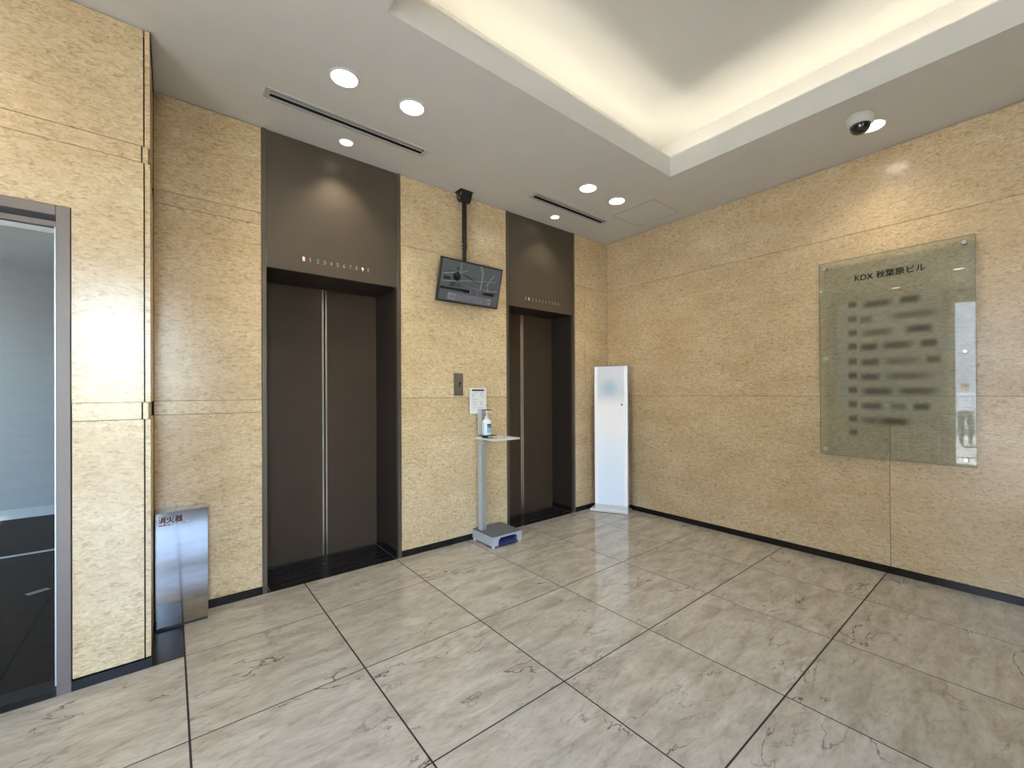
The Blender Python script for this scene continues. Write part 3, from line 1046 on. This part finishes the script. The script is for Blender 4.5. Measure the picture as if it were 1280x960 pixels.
def vent(V, label):
    x0, x1, y0, y1 = V
    e = empty('ceiling_vent', ((x0 + x1) / 2, (y0 + y1) / 2, H))
    tag(e, label, 'vent', 'slot vents in front of the lifts')
    hx0, hx1, hy0, hy1 = x0 + 0.028, x1 - 0.028, y0 + 0.014, y1 - 0.020
    z0, z1 = H - 0.007, H + 0.001
    bpart('frame_side', (x0, x1, y0, hy0, z0, z1), MAT['ventframe'], e, 0.0015)
    bpart('frame_side', (x0, x1, hy1, y1, z0, z1), MAT['ventframe'], e, 0.0015)
    bpart('frame_end', (x0, hx0, hy0, hy1, z0, z1), MAT['ventframe'], e)
    bpart('frame_end', (hx1, x1, hy0, hy1, z0, z1), MAT['ventframe'], e)
    bm = bm_new()
    zt = H + 0.07
    quad(bm, (hx0, hy0, zt), (hx1, hy0, zt), (hx1, hy1, zt), (hx0, hy1, zt))
    for (a, b, c, d) in ((hx0, hy0, hx1, hy0), (hx1, hy0, hx1, hy1), (hx1, hy1, hx0, hy1), (hx0, hy1, hx0, hy0)):
        quad(bm, (a, b, H), (c, d, H), (c, d, zt), (a, b, zt))
    wpart('duct', bm, MAT['slotdark'], e)
    bm = bm_new()
    a = Vector((0, hy0 + 0.003, H + 0.024))
    b = Vector((0, hy0 + 0.036, H + 0.002))
    n_ = Vector((0, 0.0012, 0.002))
    vs = []
    for X in (hx0 + 0.002, hx1 - 0.002):
        for p in (a, b, b + n_, a + n_):
            vs.append(bm.verts.new((X, p.y, p.z)))
    for f in ((0, 1, 5, 4), (1, 2, 6, 5), (2, 3, 7, 6), (3, 0, 4, 7), (3, 2, 1, 0), (4, 5, 6, 7)):
        bm.faces.new([vs[i] for i in f])
    wpart('blade', bm, MAT['blade'], e)
    bpart('blade', (hx0 + 0.002, hx1 - 0.002, hy0 + 0.037, hy0 + 0.040, H + 0.0, H + 0.006), MAT['rim'], e)
    return e


vent(V1, 'long slot vent in the ceiling before the wide lift')
vent(V2, 'slot vent in the ceiling beside the access hatch')

# access hatch
e = empty('access_hatch', (-0.37, -0.80, H))
tag(e, 'square flush access hatch in the ceiling corner', 'hatch')
hx0, hx1, hy0, hy1 = -0.575, -0.165, -1.03, -0.565
bpart('hatch_panel', (hx0 + 0.006, hx1 - 0.006, hy0 + 0.006, hy1 - 0.006, H - 0.0015, H + 0.0005), MAT['ceil'], e)
for dms in ((hx0, hx1, hy0, hy0 + 0.005), (hx0, hx1, hy1 - 0.005, hy1), (hx0, hx0 + 0.005, hy0, hy1), (hx1 - 0.005, hx1, hy0, hy1)):
    bpart('hatch_edge', (*dms, H - 0.0012, H + 0.0005), MAT['blade'], e)

# dome camera
e = empty('dome_camera', (-0.553, -2.525, H))
tag(e, 'white dome security camera with smoked glass on the ceiling', 'camera')
link('housing', lathe(bm_new(), [(0.073, 0.0), (0.075, -0.006), (0.073, -0.040), (0.066, -0.052), (0.056, -0.056)], 40), MAT['offwhite'], e, True)
link('smoked_dome', lathe(bm_new(), [(0.055, -0.050), (0.055, -0.060), (0.050, -0.078), (0.039, -0.093), (0.022, -0.103), (0.003, -0.106)], 36), MAT['dome'], e, True)

# ------------------------------------------------------------------ hanging screen
TVC = Vector((-1.913, -0.14, 2.201))
TW_, TH_ = 0.605, 0.348
e = empty('hanging_screen', (-1.93, -0.062, H))
tag(e, 'small wall-side screen on a black ceiling pole showing an area map', 'screen')
bm = bm_new()
box(bm, -0.065, 0.065, -0.052, 0.052, -0.004, 0.0)
bevel(bm, 0.0015)
link('ceiling_plate', bm, MAT['blackp'], e)
bm = bm_new()
vs = []
for X in (-0.048, 0.048):
    for (yy, zz) in ((-0.05, -0.004), (0.05, -0.004), (0.05, -0.03), (0.022, -0.085), (-0.022, -0.085), (-0.05, -0.03)):
        vs.append(bm.verts.new((X, yy, zz)))
for i in range(6):
    j = (i + 1) % 6
    bm.faces.new((vs[i], vs[j], vs[6 + j], vs[6 + i]))
bm.faces.new(vs[:6])
bm.faces.new(list(reversed(vs[6:])))
brk = link('pivot_bracket', bm, MAT['blackp'], e)
for (yy, zz) in ((-0.03, -0.035), (0.03, -0.035), (0.0, -0.062)):
    link('bolt', lathe(bm_new(), [(0.006, 0.0), (0.006, 0.004)], 10), MAT['steel'], brk)
    o = bpy.context.scene.collection.objects[-1]
    o.rotation_euler = (0, -math.pi / 2, 0)
    o.location = (-0.048, yy, zz)
link('pole', lathe(bm_new(), [(0.021, -0.08), (0.021, -0.47)], 20), MAT['blackp'], e, True)
link('inner_pole', lathe(bm_new(), [(0.017, -0.44), (0.017, -0.80)], 20), MAT['blackp'], e, True)
col_ = link('pole_collar', lathe(bm_new(), [(0.023, -0.44), (0.023, -0.49)], 20), MAT['blackp'], e, True)
for dz in (-0.452, -0.478):
    o = link('bolt', lathe(bm_new(), [(0.004, 0.0), (0.004, 0.007)], 8), MAT['steel'], col_)
    o.rotation_euler = (0, -math.pi / 2, 0)
    o.location = (-0.021, -0.006, dz)
link('mount_arm', box(bm_new(), -0.03, 0.047, -0.06, 0.012, -0.83, -0.77), MAT['blackp'], e)
tilt = math.radians(15)
tv = link('casing', bevel(box(bm_new(), -TW_ / 2, TW_ / 2, 0.0, 0.024, -TH_ / 2, TH_ / 2), 0.003), MAT['blackp'], e)
tv.location = TVC - Vector(e.location)
tv.rotation_euler = (tilt, 0, math.radians(0.7))
bz = 0.013
sc_ = link('display', box(bm_new(), -TW_ / 2 + bz, TW_ / 2 - bz, -0.0012, 0.001, -TH_ / 2 + bz, TH_ / 2 - bz), MAT['scr'], tv)


def S(u, v):           # screen fraction (from the upper left) to casing coordinates
    return (-TW_ / 2 + u * TW_, TH_ / 2 - v * TH_)


def s_line(pts, w, mat, y=-0.0016):
    bm = bm_new()
    P = [Vector(S(*p)) for p in pts]
    for a, b in zip(P, P[1:]):
        d = (b - a).normalized()
        n = Vector((-d.y, d.x)) * w / 2
        a2, b2 = a - d * w * 0.3, b + d * w * 0.3
        quad(bm, *[(q.x, y, q.y) for q in (a2 - n, b2 - n, b2 + n, a2 + n)])
    link('map_road', bm, mat, tv)


def s_rect(name, u0, u1, v0, v1, mat, y=-0.0018):
    a, b = S(u0, v0), S(u1, v1)
    bm = bm_new()
    quad(bm, (a[0], y, b[1]), (b[0], y, b[1]), (b[0], y, a[1]), (a[0], y, a[1]))
    return link(name, bm, mat, tv)


s_line([(0.05, 0.36), (0.2, 0.31), (0.3, 0.30), (0.42, 0.2)], 0.006, MAT['scr_line'])
s_line([(0.04, 0.53), (0.22, 0.50), (0.42, 0.44), (0.66, 0.40), (0.9, 0.34)], 0.006, MAT['scr_line'])
s_line([(0.30, 0.06), (0.32, 0.20), (0.30, 0.30)], 0.007, MAT['scr_line'])
s_line([(0.62, 0.05), (0.665, 0.18), (0.665, 0.35), (0.655, 0.62)], 0.012, MAT['scr_line'])
s_line([(0.42, 0.57), (0.62, 0.60), (0.95, 0.57)], 0.005, MAT['scr_line'])
s_line([(0.74, 0.48), (0.80, 0.34), (0.86, 0.2)], 0.008, MAT['scr_line'])
s_line([(0.78, 0.62), (0.77, 0.42)], 0.006, MAT['scr_line'])
s_line([(0.62, 0.62), (0.62, 0.78)], 0.004, MAT['scr_line'])
s_line([(0.5, 0.62), (0.5, 0.74)], 0.004, MAT['scr_line'])
s_line([(0.38, 0.32), (0.47, 0.37), (0.55, 0.43)], 0.011, MAT['scr_mid'])
s_line([(0.05, 0.33), (0.19, 0.28)], 0.006, MAT['scr_mid'])
s_line([(0.44, 0.57), (0.6, 0.62)], 0.005, MAT['scr_mid'])
s_line([(0.70, 0.44), (0.76, 0.38), (0.84, 0.31)], 0.007, MAT['scr_mid'])
s_line([(0.8, 0.54), (0.92, 0.53)], 0.007, MAT['scr_mid'])
s_line([(0.82, 0.63), (0.94, 0.62)], 0.007, MAT['scr_mid'])
s_line([(0.62, 0.60), (0.70, 0.61)], 0.012, MAT['scr_mid'])
for u, v in ((0.56, 0.42), (0.6, 0.44), (0.635, 0.43), (0.69, 0.41)):
    s_rect('map_block', u, u + 0.02, v, v + 0.045, MAT['scr_mid'])
s_rect('map_block', 0.065, 0.17, 0.41, 0.49, MAT['scr_mid'])
bm = bm_new()
cu, cv = S(0.262, 0.385)
bm.faces.new([bm.verts.new((cu + 0.036 * math.cos(t * math.pi / 12), -0.0018, cv + 0.036 * math.sin(t * math.pi / 12))) for t in range(24)])
link('station_ring', bm, MAT['scr_dark'], tv)
bm = bm_new()
bm.faces.new([bm.verts.new((cu + 0.006 + 0.023 * math.cos(t * math.pi / 10), -0.0021, cv + 0.012 + 0.017 * math.sin(t * math.pi / 10))) for t in range(20)])
link('station_mark', bm, MAT['scr_mid'], tv)
s_rect('map_pin', 0.245, 0.275, 0.17, 0.22, MAT['scr_dark'])
text('map_character', '大', MAT['scr_dark'], tv, (S(0.27, 0.62)[0], -0.002, S(0.27, 0.62)[1]), (1, 0, 0), (0, 0, 1), width=0.038, height=0.032, depth=0.0002)
s_rect('map_block', 0.17, 0.245, 0.53, 0.57, MAT['scr_mid'])
s_rect('map_block', 0.17, 0.245, 0.585, 0.62, MAT['scr_mid'])
s_rect('caption_bar', 0.03, 0.485, 0.655, 0.71, MAT['scr_dark'])
s_rect('caption_tab', 0.40, 0.485, 0.65, 0.725, MAT['scr_dark'], -0.0019)
for i in range(7):
    s_rect('caption_mark', 0.05 + i * 0.047, 0.078 + i * 0.047, 0.67, 0.695, MAT['scr_mid'], -0.0022)
s_rect('caption_bar', 0.705, 0.90, 0.64, 0.71, MAT['scr_dark'])
s_rect('notice_box', 0.155, 0.86, 0.775, 0.93, MAT['scr_box'])
text('notice_heading', '注意', MAT['scr_dark'], tv, (S(0.175, 0.885)[0], -0.0022, S(0.175, 0.885)[1]), (1, 0, 0), (0, 0, 1), width=0.048, height=0.024, depth=0.0002)
for i, (u0, u1) in enumerate(((0.275, 0.80), (0.275, 0.84), (0.275, 0.82))):
    n = 13
    for j in range(n):
        a = u0 + (u1 - u0) * j / n
        s_rect('notice_text', a, a + (u1 - u0) / n * random.uniform(0.6, 0.95), 0.795 + i * 0.045, 0.815 + i * 0.045, MAT['scr_dark'] if random.random() < 0.6 else MAT['scr_mid'], -0.0021)

# ------------------------------------------------------------------ lift call panel
e = empty('call_button_panel', (-1.961, 0, 1.262))
tag(e, 'slim brushed lift call plate on the stone between the lifts', 'call button')
bpart('plate', (-2.006, -1.915, -0.004, 0.0, 1.262, 1.456), MAT['callplate'], e, 0.001)
bm = lathe(bm_new(), [(0.009, 0.0), (0.009, 0.004), (0.007, 0.005)], 18)
o = link('button', bm, MAT['blackp'], e, True)
o.rotation_euler = (math.pi / 2, 0, 0)
o.location = (0.014, -0.004, 0.108)
o = link('key_switch', lathe(bm_new(), [(0.008, 0.0), (0.008, 0.003), (0.005, 0.004)], 18), MAT['bronze_dark'], e, True)
o.rotation_euler = (math.pi / 2, 0, 0)
o.location = (0.010, -0.004, 0.088)

# ------------------------------------------------------------------ sanitizer stand
e = empty('sanitizer_stand', (-1.68, -0.17, 0))
tag(e, 'silver pedal stand with tray and notice before the stone wall', 'stand')
bx0, bx1, by0, by1, bt = -1.832, -1.530, -0.322, -0.012, 0.098
bpart('top_plate', (bx0, bx1, by0, by1, bt - 0.006, bt), MAT['greyrub'], e, 0.0015)
for a, b in ((bx0, bx0 + 0.008), (bx1 - 0.008, bx1)):
    bpart('side_cheek', (a, b, by0, by1, 0.016, bt - 0.006), MAT['stand'], e)
# front apron with an arched cut-out
bm = bm_new()
prof = [(bx0 + 0.008, 0.016), (bx0 + 0.056, 0.016), (bx0 + 0.060, 0.060), (bx0 + 0.082, 0.078), (bx1 - 0.072, 0.078), (bx1 - 0.05, 0.060), (bx1 - 0.046, 0.016), (bx1 - 0.008, 0.016), (bx1 - 0.008, bt - 0.006), (bx0 + 0.008, bt - 0.006)]
f0 = [bm.verts.new((x, by0, z)) for x, z in prof]
f1 = [bm.verts.new((x, by0 + 0.008, z)) for x, z in prof]
for i in range(len(prof)):
    j = (i + 1) % len(prof)
    bm.faces.new((f0[i], f0[j], f1[j], f1[i]))
bm.faces.new(f0)
bm.faces.new(list(reversed(f1)))
bm.normal_update()
bmesh.ops.triangulate(bm, faces=[f for f in bm.faces if len(f.verts) > 4])
wpart('front_apron', bm, MAT['stand'], e)
bpart('back_apron', (bx0 + 0.008, bx1 - 0.008, by1 - 0.008, by1, 0.016, bt - 0.006), MAT['stand'], e)
for fx in (bx0 + 0.014, bx1 - 0.014):
    for fy in (by0 + 0.014, by1 - 0.014):
        wpart('foot', lathe(bm_new(), [(0.011, 0), (0.011, 0.017)], 14, (fx, fy, 0)), MAT['white'], e)
# pedal
bm = bm_new()
vs = []
for X in (bx0 + 0.075, bx1 - 0.065):
    for (yy, zz) in ((by0 - 0.012, 0.022), (by0 + 0.03, 0.060), (by0 + 0.10, 0.066), (by0 + 0.10, 0.052), (by0 - 0.008, 0.012)):
        vs.append(bm.verts.new((X, yy, zz)))
for i in range(5):
    j = (i + 1) % 5
    bm.faces.new((vs[i], vs[j], vs[5 + j], vs[5 + i]))
bm.faces.new(vs[:5])
bm.faces.new(list(reversed(vs[5:])))
wpart('pedal', bm, MAT['navy'], e)
# post (open channel: back web and two flanges)
px0, px1, py0, py1 = -1.804, -1.752, -0.118, -0.060
bpart('post_flange', (px0, px0 + 0.004, py0, py1, bt, 1.140), MAT['stand'], e)
bpart('post', (px0 + 0.004, px1, py0 + 0.006, py1 - 0.002, bt, 1.135), MAT['alu'], e)
bpart('post_cap', (px0 - 0.001, px1 + 0.001, py0 - 0.001, py1, 1.135, 1.144), MAT['stand'], e)
bpart('press_arm', (px0 + 0.012, px0 + 0.030, -0.235, py0, 1.1345, 1.1405), MAT['blackp'], e)
# tray with a raised lip
tx0, tx1, ty0, ty1, tzz = -1.862, -1.600, -0.395, -0.100, 0.893
tr = bpart('tray', (tx0, tx1, ty0, ty1, tzz, tzz + 0.005), MAT['offwhite'], e, 0.001)
for dms in ((tx0, tx1, ty0, ty0 + 0.006), (tx0, tx1, ty1 - 0.006, ty1), (tx0, tx0 + 0.006, ty0 + 0.006, ty1 - 0.006), (tx1 - 0.006, tx1, ty0 + 0.006, ty1 - 0.006)):
    bpart('tray_lip', (*dms, tzz + 0.005, tzz + 0.014), MAT['offwhite'], tr)
bpart('tray_bracket', (px0 - 0.006, px1 + 0.006, py0 - 0.03, py1 + 0.004, tzz - 0.05, tzz), MAT['alu'], e)
bpart('bottle_holder', (px0 - 0.03, px1 + 0.03, -0.235, py0, 0.9195, 0.9255), MAT['blackp'], e)
bpart('holder_bracket', (px0 + 0.006, px1 - 0.006, -0.15, py0 + 0.006, tzz + 0.005, 0.9195), MAT['blackp'], e)
# notice board
nb = bpart('notice_board', (-1.884, -1.712, -0.060, -0.054, 1.105, 1.330), MAT['white'], e, 0.002)


def nrect(name, u0, u1, v0, v1, mat, y=-0.0606):
    bpart(name, (-1.884 + u0 * 0.172, -1.884 + u1 * 0.172, y, -0.0600, 1.330 - v1 * 0.225, 1.330 - v0 * 0.225), mat, nb)


nrect('heading_bar', 0.13, 0.86, 0.065, 0.125, MAT['blackprint'])
for (u0, v0) in ((0.15, 0.23), (0.60, 0.23), (0.15, 0.52), (0.60, 0.52)):
    for j in range(4):
        a = u0 + random.uniform(0, 0.12)
        nrect('pictogram', a, a + random.uniform(0.06, 0.16), v0 + j * 0.04, v0 + j * 0.04 + 0.018, MAT['greyprint'])
nrect('caption_line', 0.28, 0.44, 0.165, 0.185, MAT['greyprint'])
nrect('caption_line', 0.55, 0.86, 0.165, 0.18, MAT['greyprint'])
nrect('caption_line', 0.1, 0.5, 0.44, 0.455, MAT['greyprint'])
nrect('caption_line', 0.25, 0.42, 0.67, 0.69, MAT['greyprint'])
nrect('caption_line', 0.12, 0.88, 0.77, 0.78, MAT['greyprint'])

# bottle standing in the holder
bc = (-1.793, -0.182, 0.9255)
e = empty('sanitizer_bottle', bc)
tag(e, 'clear white pump bottle with a blue label on the stand', 'bottle')
link('body', lathe(bm_new(), [(0.034, 0.0), (0.039, 0.004), (0.0395, 0.02), (0.0395, 0.112), (0.036, 0.124), (0.022, 0.134), (0.015, 0.137)], 28), MAT['bottle'], e, True)
link('pump_collar', lathe(bm_new(), [(0.0175, 0.134), (0.0175, 0.158), (0.012, 0.162), (0.006, 0.164), (0.005, 0.196)], 22), MAT['white'], e, True)
link('pump_head', lathe(bm_new(), [(0.011, 0.193), (0.011, 0.206), (0.006, 0.208)], 18), MAT['white'], e, True)
link('nozzle', tube(bm_new(), [(0.004, 0.0, 0.202), (0.03, -0.012, 0.200), (0.040, -0.016, 0.190), (0.043, -0.017, 0.178)], [0.005, 0.0045, 0.004, 0.0035], 10), MAT['white'], e, True)


def wrap(name, r, a0, a1, z0, z1, mat):
    bm = bm_new()
    n = 14
    A, B = [], []
    for i in range(n + 1):
        t = math.radians(a0 + (a1 - a0) * i / n)
        A.append(bm.verts.new((r * math.cos(t), r * math.sin(t), z0)))
        B.append(bm.verts.new((r * math.cos(t), r * math.sin(t), z1)))
    for i in range(n):
        bm.faces.new((A[i], A[i + 1], B[i + 1], B[i]))
    return link(name, bm, mat, e, True)


wrap('label_block', 0.0400, -118, -38, 0.064, 0.098, MAT['lblue'])
wrap('label_block', 0.0400, -122, -38, 0.022, 0.062, MAT['laqua'])
for i in range(5):
    wrap('label_print', 0.0400, -172, -158, 0.040 + i * 0.015, 0.048 + i * 0.015, MAT['greyprint'])
wrap('label_print', 0.0403, -112, -55, 0.074, 0.079, MAT['greyprint'])

# ------------------------------------------------------------------ lit sign stand in the corner
e = empty('lit_sign_stand', (-0.264, -0.270, 0), math.radians(-65.5))
tag(e, 'tall slim white backlit sign standing in the corner', 'sign stand')
w2 = 0.181
link('base', bevel(box(bm_new(), -w2 - 0.045, w2 + 0.002, -0.03, 0.15, 0.006, 0.030), 0.002), MAT['white'], e)
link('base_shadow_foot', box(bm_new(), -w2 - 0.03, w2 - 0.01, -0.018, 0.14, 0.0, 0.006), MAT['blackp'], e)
link('casing', box(bm_new(), -w2, w2, 0.004, 0.055, 0.030, 1.567), MAT['darkcase'], e)
for s in (-1, 1):
    link('edge_trim', box(bm_new(), s * w2 - 0.004, s * w2 + 0.004, -0.002, 0.057, 0.030, 1.571), MAT['silver'], e)
link('top_trim', box(bm_new(), -w2 + 0.004, w2 - 0.004, -0.002, 0.057, 1.563, 1.571), MAT['silver'], e)
link('kick_plate', box(bm_new(), -w2 + 0.004, w2 - 0.004, -0.004, 0.004, 0.030, 0.085), MAT['white'], e)
bm = bm_new()
uvl = bm.loops.layers.uv.new('UVMap')
f = quad(bm, (-w2 + 0.004, 0.0, 0.085), (w2 - 0.004, 0.0, 0.085), (w2 - 0.004, 0.0, 1.563), (-w2 + 0.004, 0.0, 1.563))
for lp, u in zip(f.loops, ((0, 0), (1, 0), (1, 1), (0, 1))):
    lp[uvl].uv = u
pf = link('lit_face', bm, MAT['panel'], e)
o = link('lock', lathe(bm_new(), [(0.010, 0), (0.010, 0.003), (0.006, 0.004)], 16), MAT['alu_dark'], e)
o.rotation_euler = (math.pi / 2, 0, 0)
o.location = (0.120, -0.001, 1.155)

# ------------------------------------------------------------------ extinguisher box
e = empty('extinguisher_box', (-3.797, -0.068, 0))
tag(e, 'stainless fire extinguisher box standing in the wall recess', 'box')
ex0, ex1, ey0, ey1, ez = -3.906, -3.678, -0.136, -0.006, 0.636
bpart('body', (ex0, ex1, ey0 + 0.004, ey1, 0.0, ez), MAT['brushed'], e, 0.002)
fp = bpart('front_panel', (ex0 + 0.006, ex1, ey0 - 0.001, ey0 + 0.004, 0.012, ez), MAT['brushed'], e, 0.001)
bpart('kick_gap', (ex0 + 0.004, ex1 - 0.004, ey0, ey0 + 0.004, 0.0, 0.012), MAT['blackp'], e)
text('lettering', '消火器', MAT['red'], fp, (ex0 + 0.012 + 3.797, ey0 - 0.0015 + 0.068, 0.578), (1, 0, 0), (0, 0, 1), width=0.105, height=0.038, depth=0.0004, bold=0.022)
for i in range(8):
    bpart('small_print', (ex0 + 0.016 + i * 0.0175, ex0 + 0.029 + i * 0.0175, ey0 - 0.0016, ey0 - 0.0008, 0.566, 0.572), MAT['red'] if i < 3 else MAT['greyprint'], fp)

# ------------------------------------------------------------------ glass directory
gy0, gy1, gz0, gz1, gx = -2.992, -2.146, 0.80, 2.262, -0.030
e = empty('glass_directory', (-0.02, (gy0 + gy1) / 2, gz0))
tag(e, 'large clear glass tenant directory on steel standoffs on the stone wall', 'sign')
bm = bm_new()
quad(bm, (gx, gy1, gz0), (gx, gy0, gz0), (gx, gy0, gz1), (gx, gy1, gz1))
gp = wpart('glass_plate', bm, MAT['signglass'], e)
for dms in ((gy0, gy0 + 0.0015, gz0, gz1), (gy1 - 0.0015, gy1, gz0, gz1), (gy0, gy1, gz0, gz0 + 0.0015), (gy0, gy1, gz1 - 0.0015, gz1)):
    bpart('polished_edge', (gx, gx + 0.01, *dms), MAT['glassedge'], gp)
for yy in (-2.183, -2.943):
    for zz in (0.843, 1.530, 2.220):
        so = link('standoff', lathe(bm_new(), [(0.011, 0.0005), (0.011, 0.026), (0.015, 0.0265), (0.0155, 0.033), (0.012, 0.037)], 20), MAT['steel'], e, True)
        so.rotation_euler = (0, -math.pi / 2, 0)
        so.location = (0.02, yy - (gy0 + gy1) / 2, zz - gz0)
gl0 = Vector(e.location)
fx = gx - 0.001
text('heading_lettering', 'KDX 秋葉原ビル', MAT['blackprint'], gp, Vector((fx, -2.372, 2.083)) - gl0, (0, -1, 0), (0, 0, 1), width=0.388, height=0.052, depth=0.0003, bold=0.018)


def smear(ya, yb, z, h, mat, name='tenant_line', xx=None):
    bm = bm_new()
    uvl = bm.loops.layers.uv.new('UVMap')
    xx = xx or fx
    f = quad(bm, (xx, ya, z - h / 2), (xx, yb, z - h / 2), (xx, yb, z + h / 2), (xx, ya, z + h / 2))
    for lp, u in zip(f.loops, ((0, 0), (1, 0), (1, 1), (0, 1))):
        lp[uvl].uv = u
    wpart(name, bm, mat, gp)


smear(-2.225, -2.87, 1.52, 1.0, MAT['blurhaze'], 'hazy_field', fx + 0.0005)
rows = [(1.905, [(-2.40, -2.60, 1), (-2.62, -2.735, 1)]), (1.80, [(-2.40, -2.475, 0), (-2.56, -2.84, 0)]), (1.70, [(-2.40, -2.60, 0), (-2.65, -2.80, 1)]),
        (1.60, [(-2.40, -2.51, 1), (-2.52, -2.70, 1), (-2.73, -2.82, 1)]), (1.49, [(-2.40, -2.52, 1), (-2.53, -2.74, 0), (-2.76, -2.83, 1)]), (1.385, [(-2.40, -2.52, 1), (-2.53, -2.80, 0)]),
        (1.28, [(-2.40, -2.60, 1), (-2.60, -2.83, 1)]), (1.175, [(-2.40, -2.535, 1), (-2.57, -2.66, 0), (-2.69, -2.78, 1)]), (1.07, [(-2.40, -2.53, 0), (-2.50, -2.68, 1)]), (0.97, [])]
for z, segs in rows:
    smear(-2.322, -2.392, z + 0.012, 0.075, MAT['smear'], 'floor_number')
    for a, b, dk in segs:
        smear(a + 0.01, b - 0.01, z, 0.078, MAT['smear'] if dk else MAT['smear2'])


# ------------------------------------------------------------------ a passer-by on the street, seen mirrored in the directory glass
def passer_by(loc, heading):
    J = {'pelvis': (0, 0, 0.86), 'waist': (0, 0, 1.02), 'chest': (0, 0.01, 1.24), 'neck': (0, 0, 1.40), 'head': (0, -0.01, 1.50), 'crown': (0, -0.01, 1.60),
         'hl': (-0.09, 0, 0.80), 'kl': (-0.10, -0.06, 0.45), 'al': (-0.10, 0.05, 0.08), 'tl': (-0.11, -0.10, 0.035),
         'hr': (0.09, 0, 0.80), 'kr': (0.11, -0.10, 0.46), 'ar': (0.12, -0.16, 0.08), 'tr': (0.13, -0.32, 0.035),
         'sl': (-0.18, 0.01, 1.33), 'el': (-0.25, 0.06, 1.07), 'wl': (-0.24, -0.06, 0.86), 'fl': (-0.235, -0.09, 0.77),
         'sr': (0.18, 0.01, 1.33), 'er': (0.25, 0.03, 1.07), 'wr': (0.22, -0.18, 1.00), 'fr': (0.20, -0.25, 1.00)}
    Rr = {'pelvis': (.155, .11), 'waist': (.14, .10), 'chest': (.165, .115), 'neck': (.055, .055), 'head': (.078, .095), 'crown': (.06, .07),
          'hl': (.085, .085), 'kl': (.058, .058), 'al': (.04, .04), 'tl': (.04, .03), 'hr': (.085, .085), 'kr': (.058, .058), 'ar': (.04, .04), 'tr': (.04, .03),
          'sl': (.06, .06), 'el': (.045, .045), 'wl': (.03, .03), 'fl': (.03, .022), 'sr': (.06, .06), 'er': (.045, .045), 'wr': (.03, .03), 'fr': (.03, .022)}
    E_ = [('pelvis', 'waist'), ('waist', 'chest'), ('chest', 'neck'), ('neck', 'head'), ('head', 'crown'), ('pelvis', 'hl'), ('hl', 'kl'), ('kl', 'al'), ('al', 'tl'),
          ('pelvis', 'hr'), ('hr', 'kr'), ('kr', 'ar'), ('ar', 'tr'), ('chest', 'sl'), ('sl', 'el'), ('el', 'wl'), ('wl', 'fl'), ('chest', 'sr'), ('sr', 'er'), ('er', 'wr'), ('wr', 'fr')]
    names = list(J)
    me = bpy.data.meshes.new('person_skeleton')
    me.from_pydata([J[n] for n in names], [(names.index(a), names.index(b)) for a, b in E_], [])
    o = bpy.data.objects.new('person_skeleton', me)
    COL.objects.link(o)
    sk = o.modifiers.new('skin', 'SKIN')
    sub = o.modifiers.new('smooth', 'SUBSURF')
    sub.levels = sub.render_levels = 2
    for i, n in enumerate(names):
        me.skin_vertices[0].data[i].radius = Rr[n]
        me.skin_vertices[0].data[i].use_root = (n == 'pelvis')
    dg = bpy.context.evaluated_depsgraph_get()
    dg.update()
    body = bpy.data.meshes.new_from_object(o.evaluated_get(dg))
    bpy.data.objects.remove(o)
    body.name = 'person'
    body.materials.clear()
    for m in ('skin', 'shirt', 'trouser', 'hair'):
        body.materials.append(MAT[m])
    for p in body.polygons:
        c = p.center
        p.use_smooth = True
        if c.z > 1.405 or (abs(c.x) > 0.17 and c.z < 1.10 and (c.y < -0.10 or c.z < 0.90) and c.z > 0.70):
            p.material_index = 0
        elif c.z > 0.90 or (abs(c.x) > 0.19 and c.z > 0.8):
            p.material_index = 1
        elif c.z > 0.09:
            p.material_index = 2
        else:
            p.material_index = 3
    ob = bpy.data.objects.new('person', body)
    COL.objects.link(ob)
    ob.location = loc
    ob.rotation_euler = (0, 0, heading)
    tag(ob, 'passer-by in white shirt and dark trousers mirrored in the directory glass', 'person')
    bm = bm_new()
    bmesh.ops.create_uvsphere(bm, u_segments=20, v_segments=12, radius=0.1)
    for v in bm.verts:
        v.co = Vector((v.co.x * 0.86, v.co.y * 1.05 + 0.012, v.co.z * 0.9 + 1.585))
    bmesh.ops.delete(bm, geom=[v for v in bm.verts if v.co.z < 1.545 and v.co.y < 0.02], context='VERTS')
    link('hair', bm, MAT['hair'], ob, True)
    for sx in (-1, 1):
        link('eye', lathe(bm_new(), [(0.002, 0.006), (0.008, 0.0), (0.002, -0.006)], 10, (0.03 * sx, -0.098, 1.52)), MAT['hair'], ob)
    link('nose', lathe(bm_new(), [(0.013, 0.0), (0.009, 0.02), (0.004, 0.032)], 10, (0, -0.104, 1.485)), MAT['skin'], ob, True)
    link('mouth', box(bm_new(), -0.022, 0.022, -0.094, -0.088, 1.462, 1.468), MAT['red'], ob)


passer_by((-12.2, -2.0, -0.15), math.radians(70))
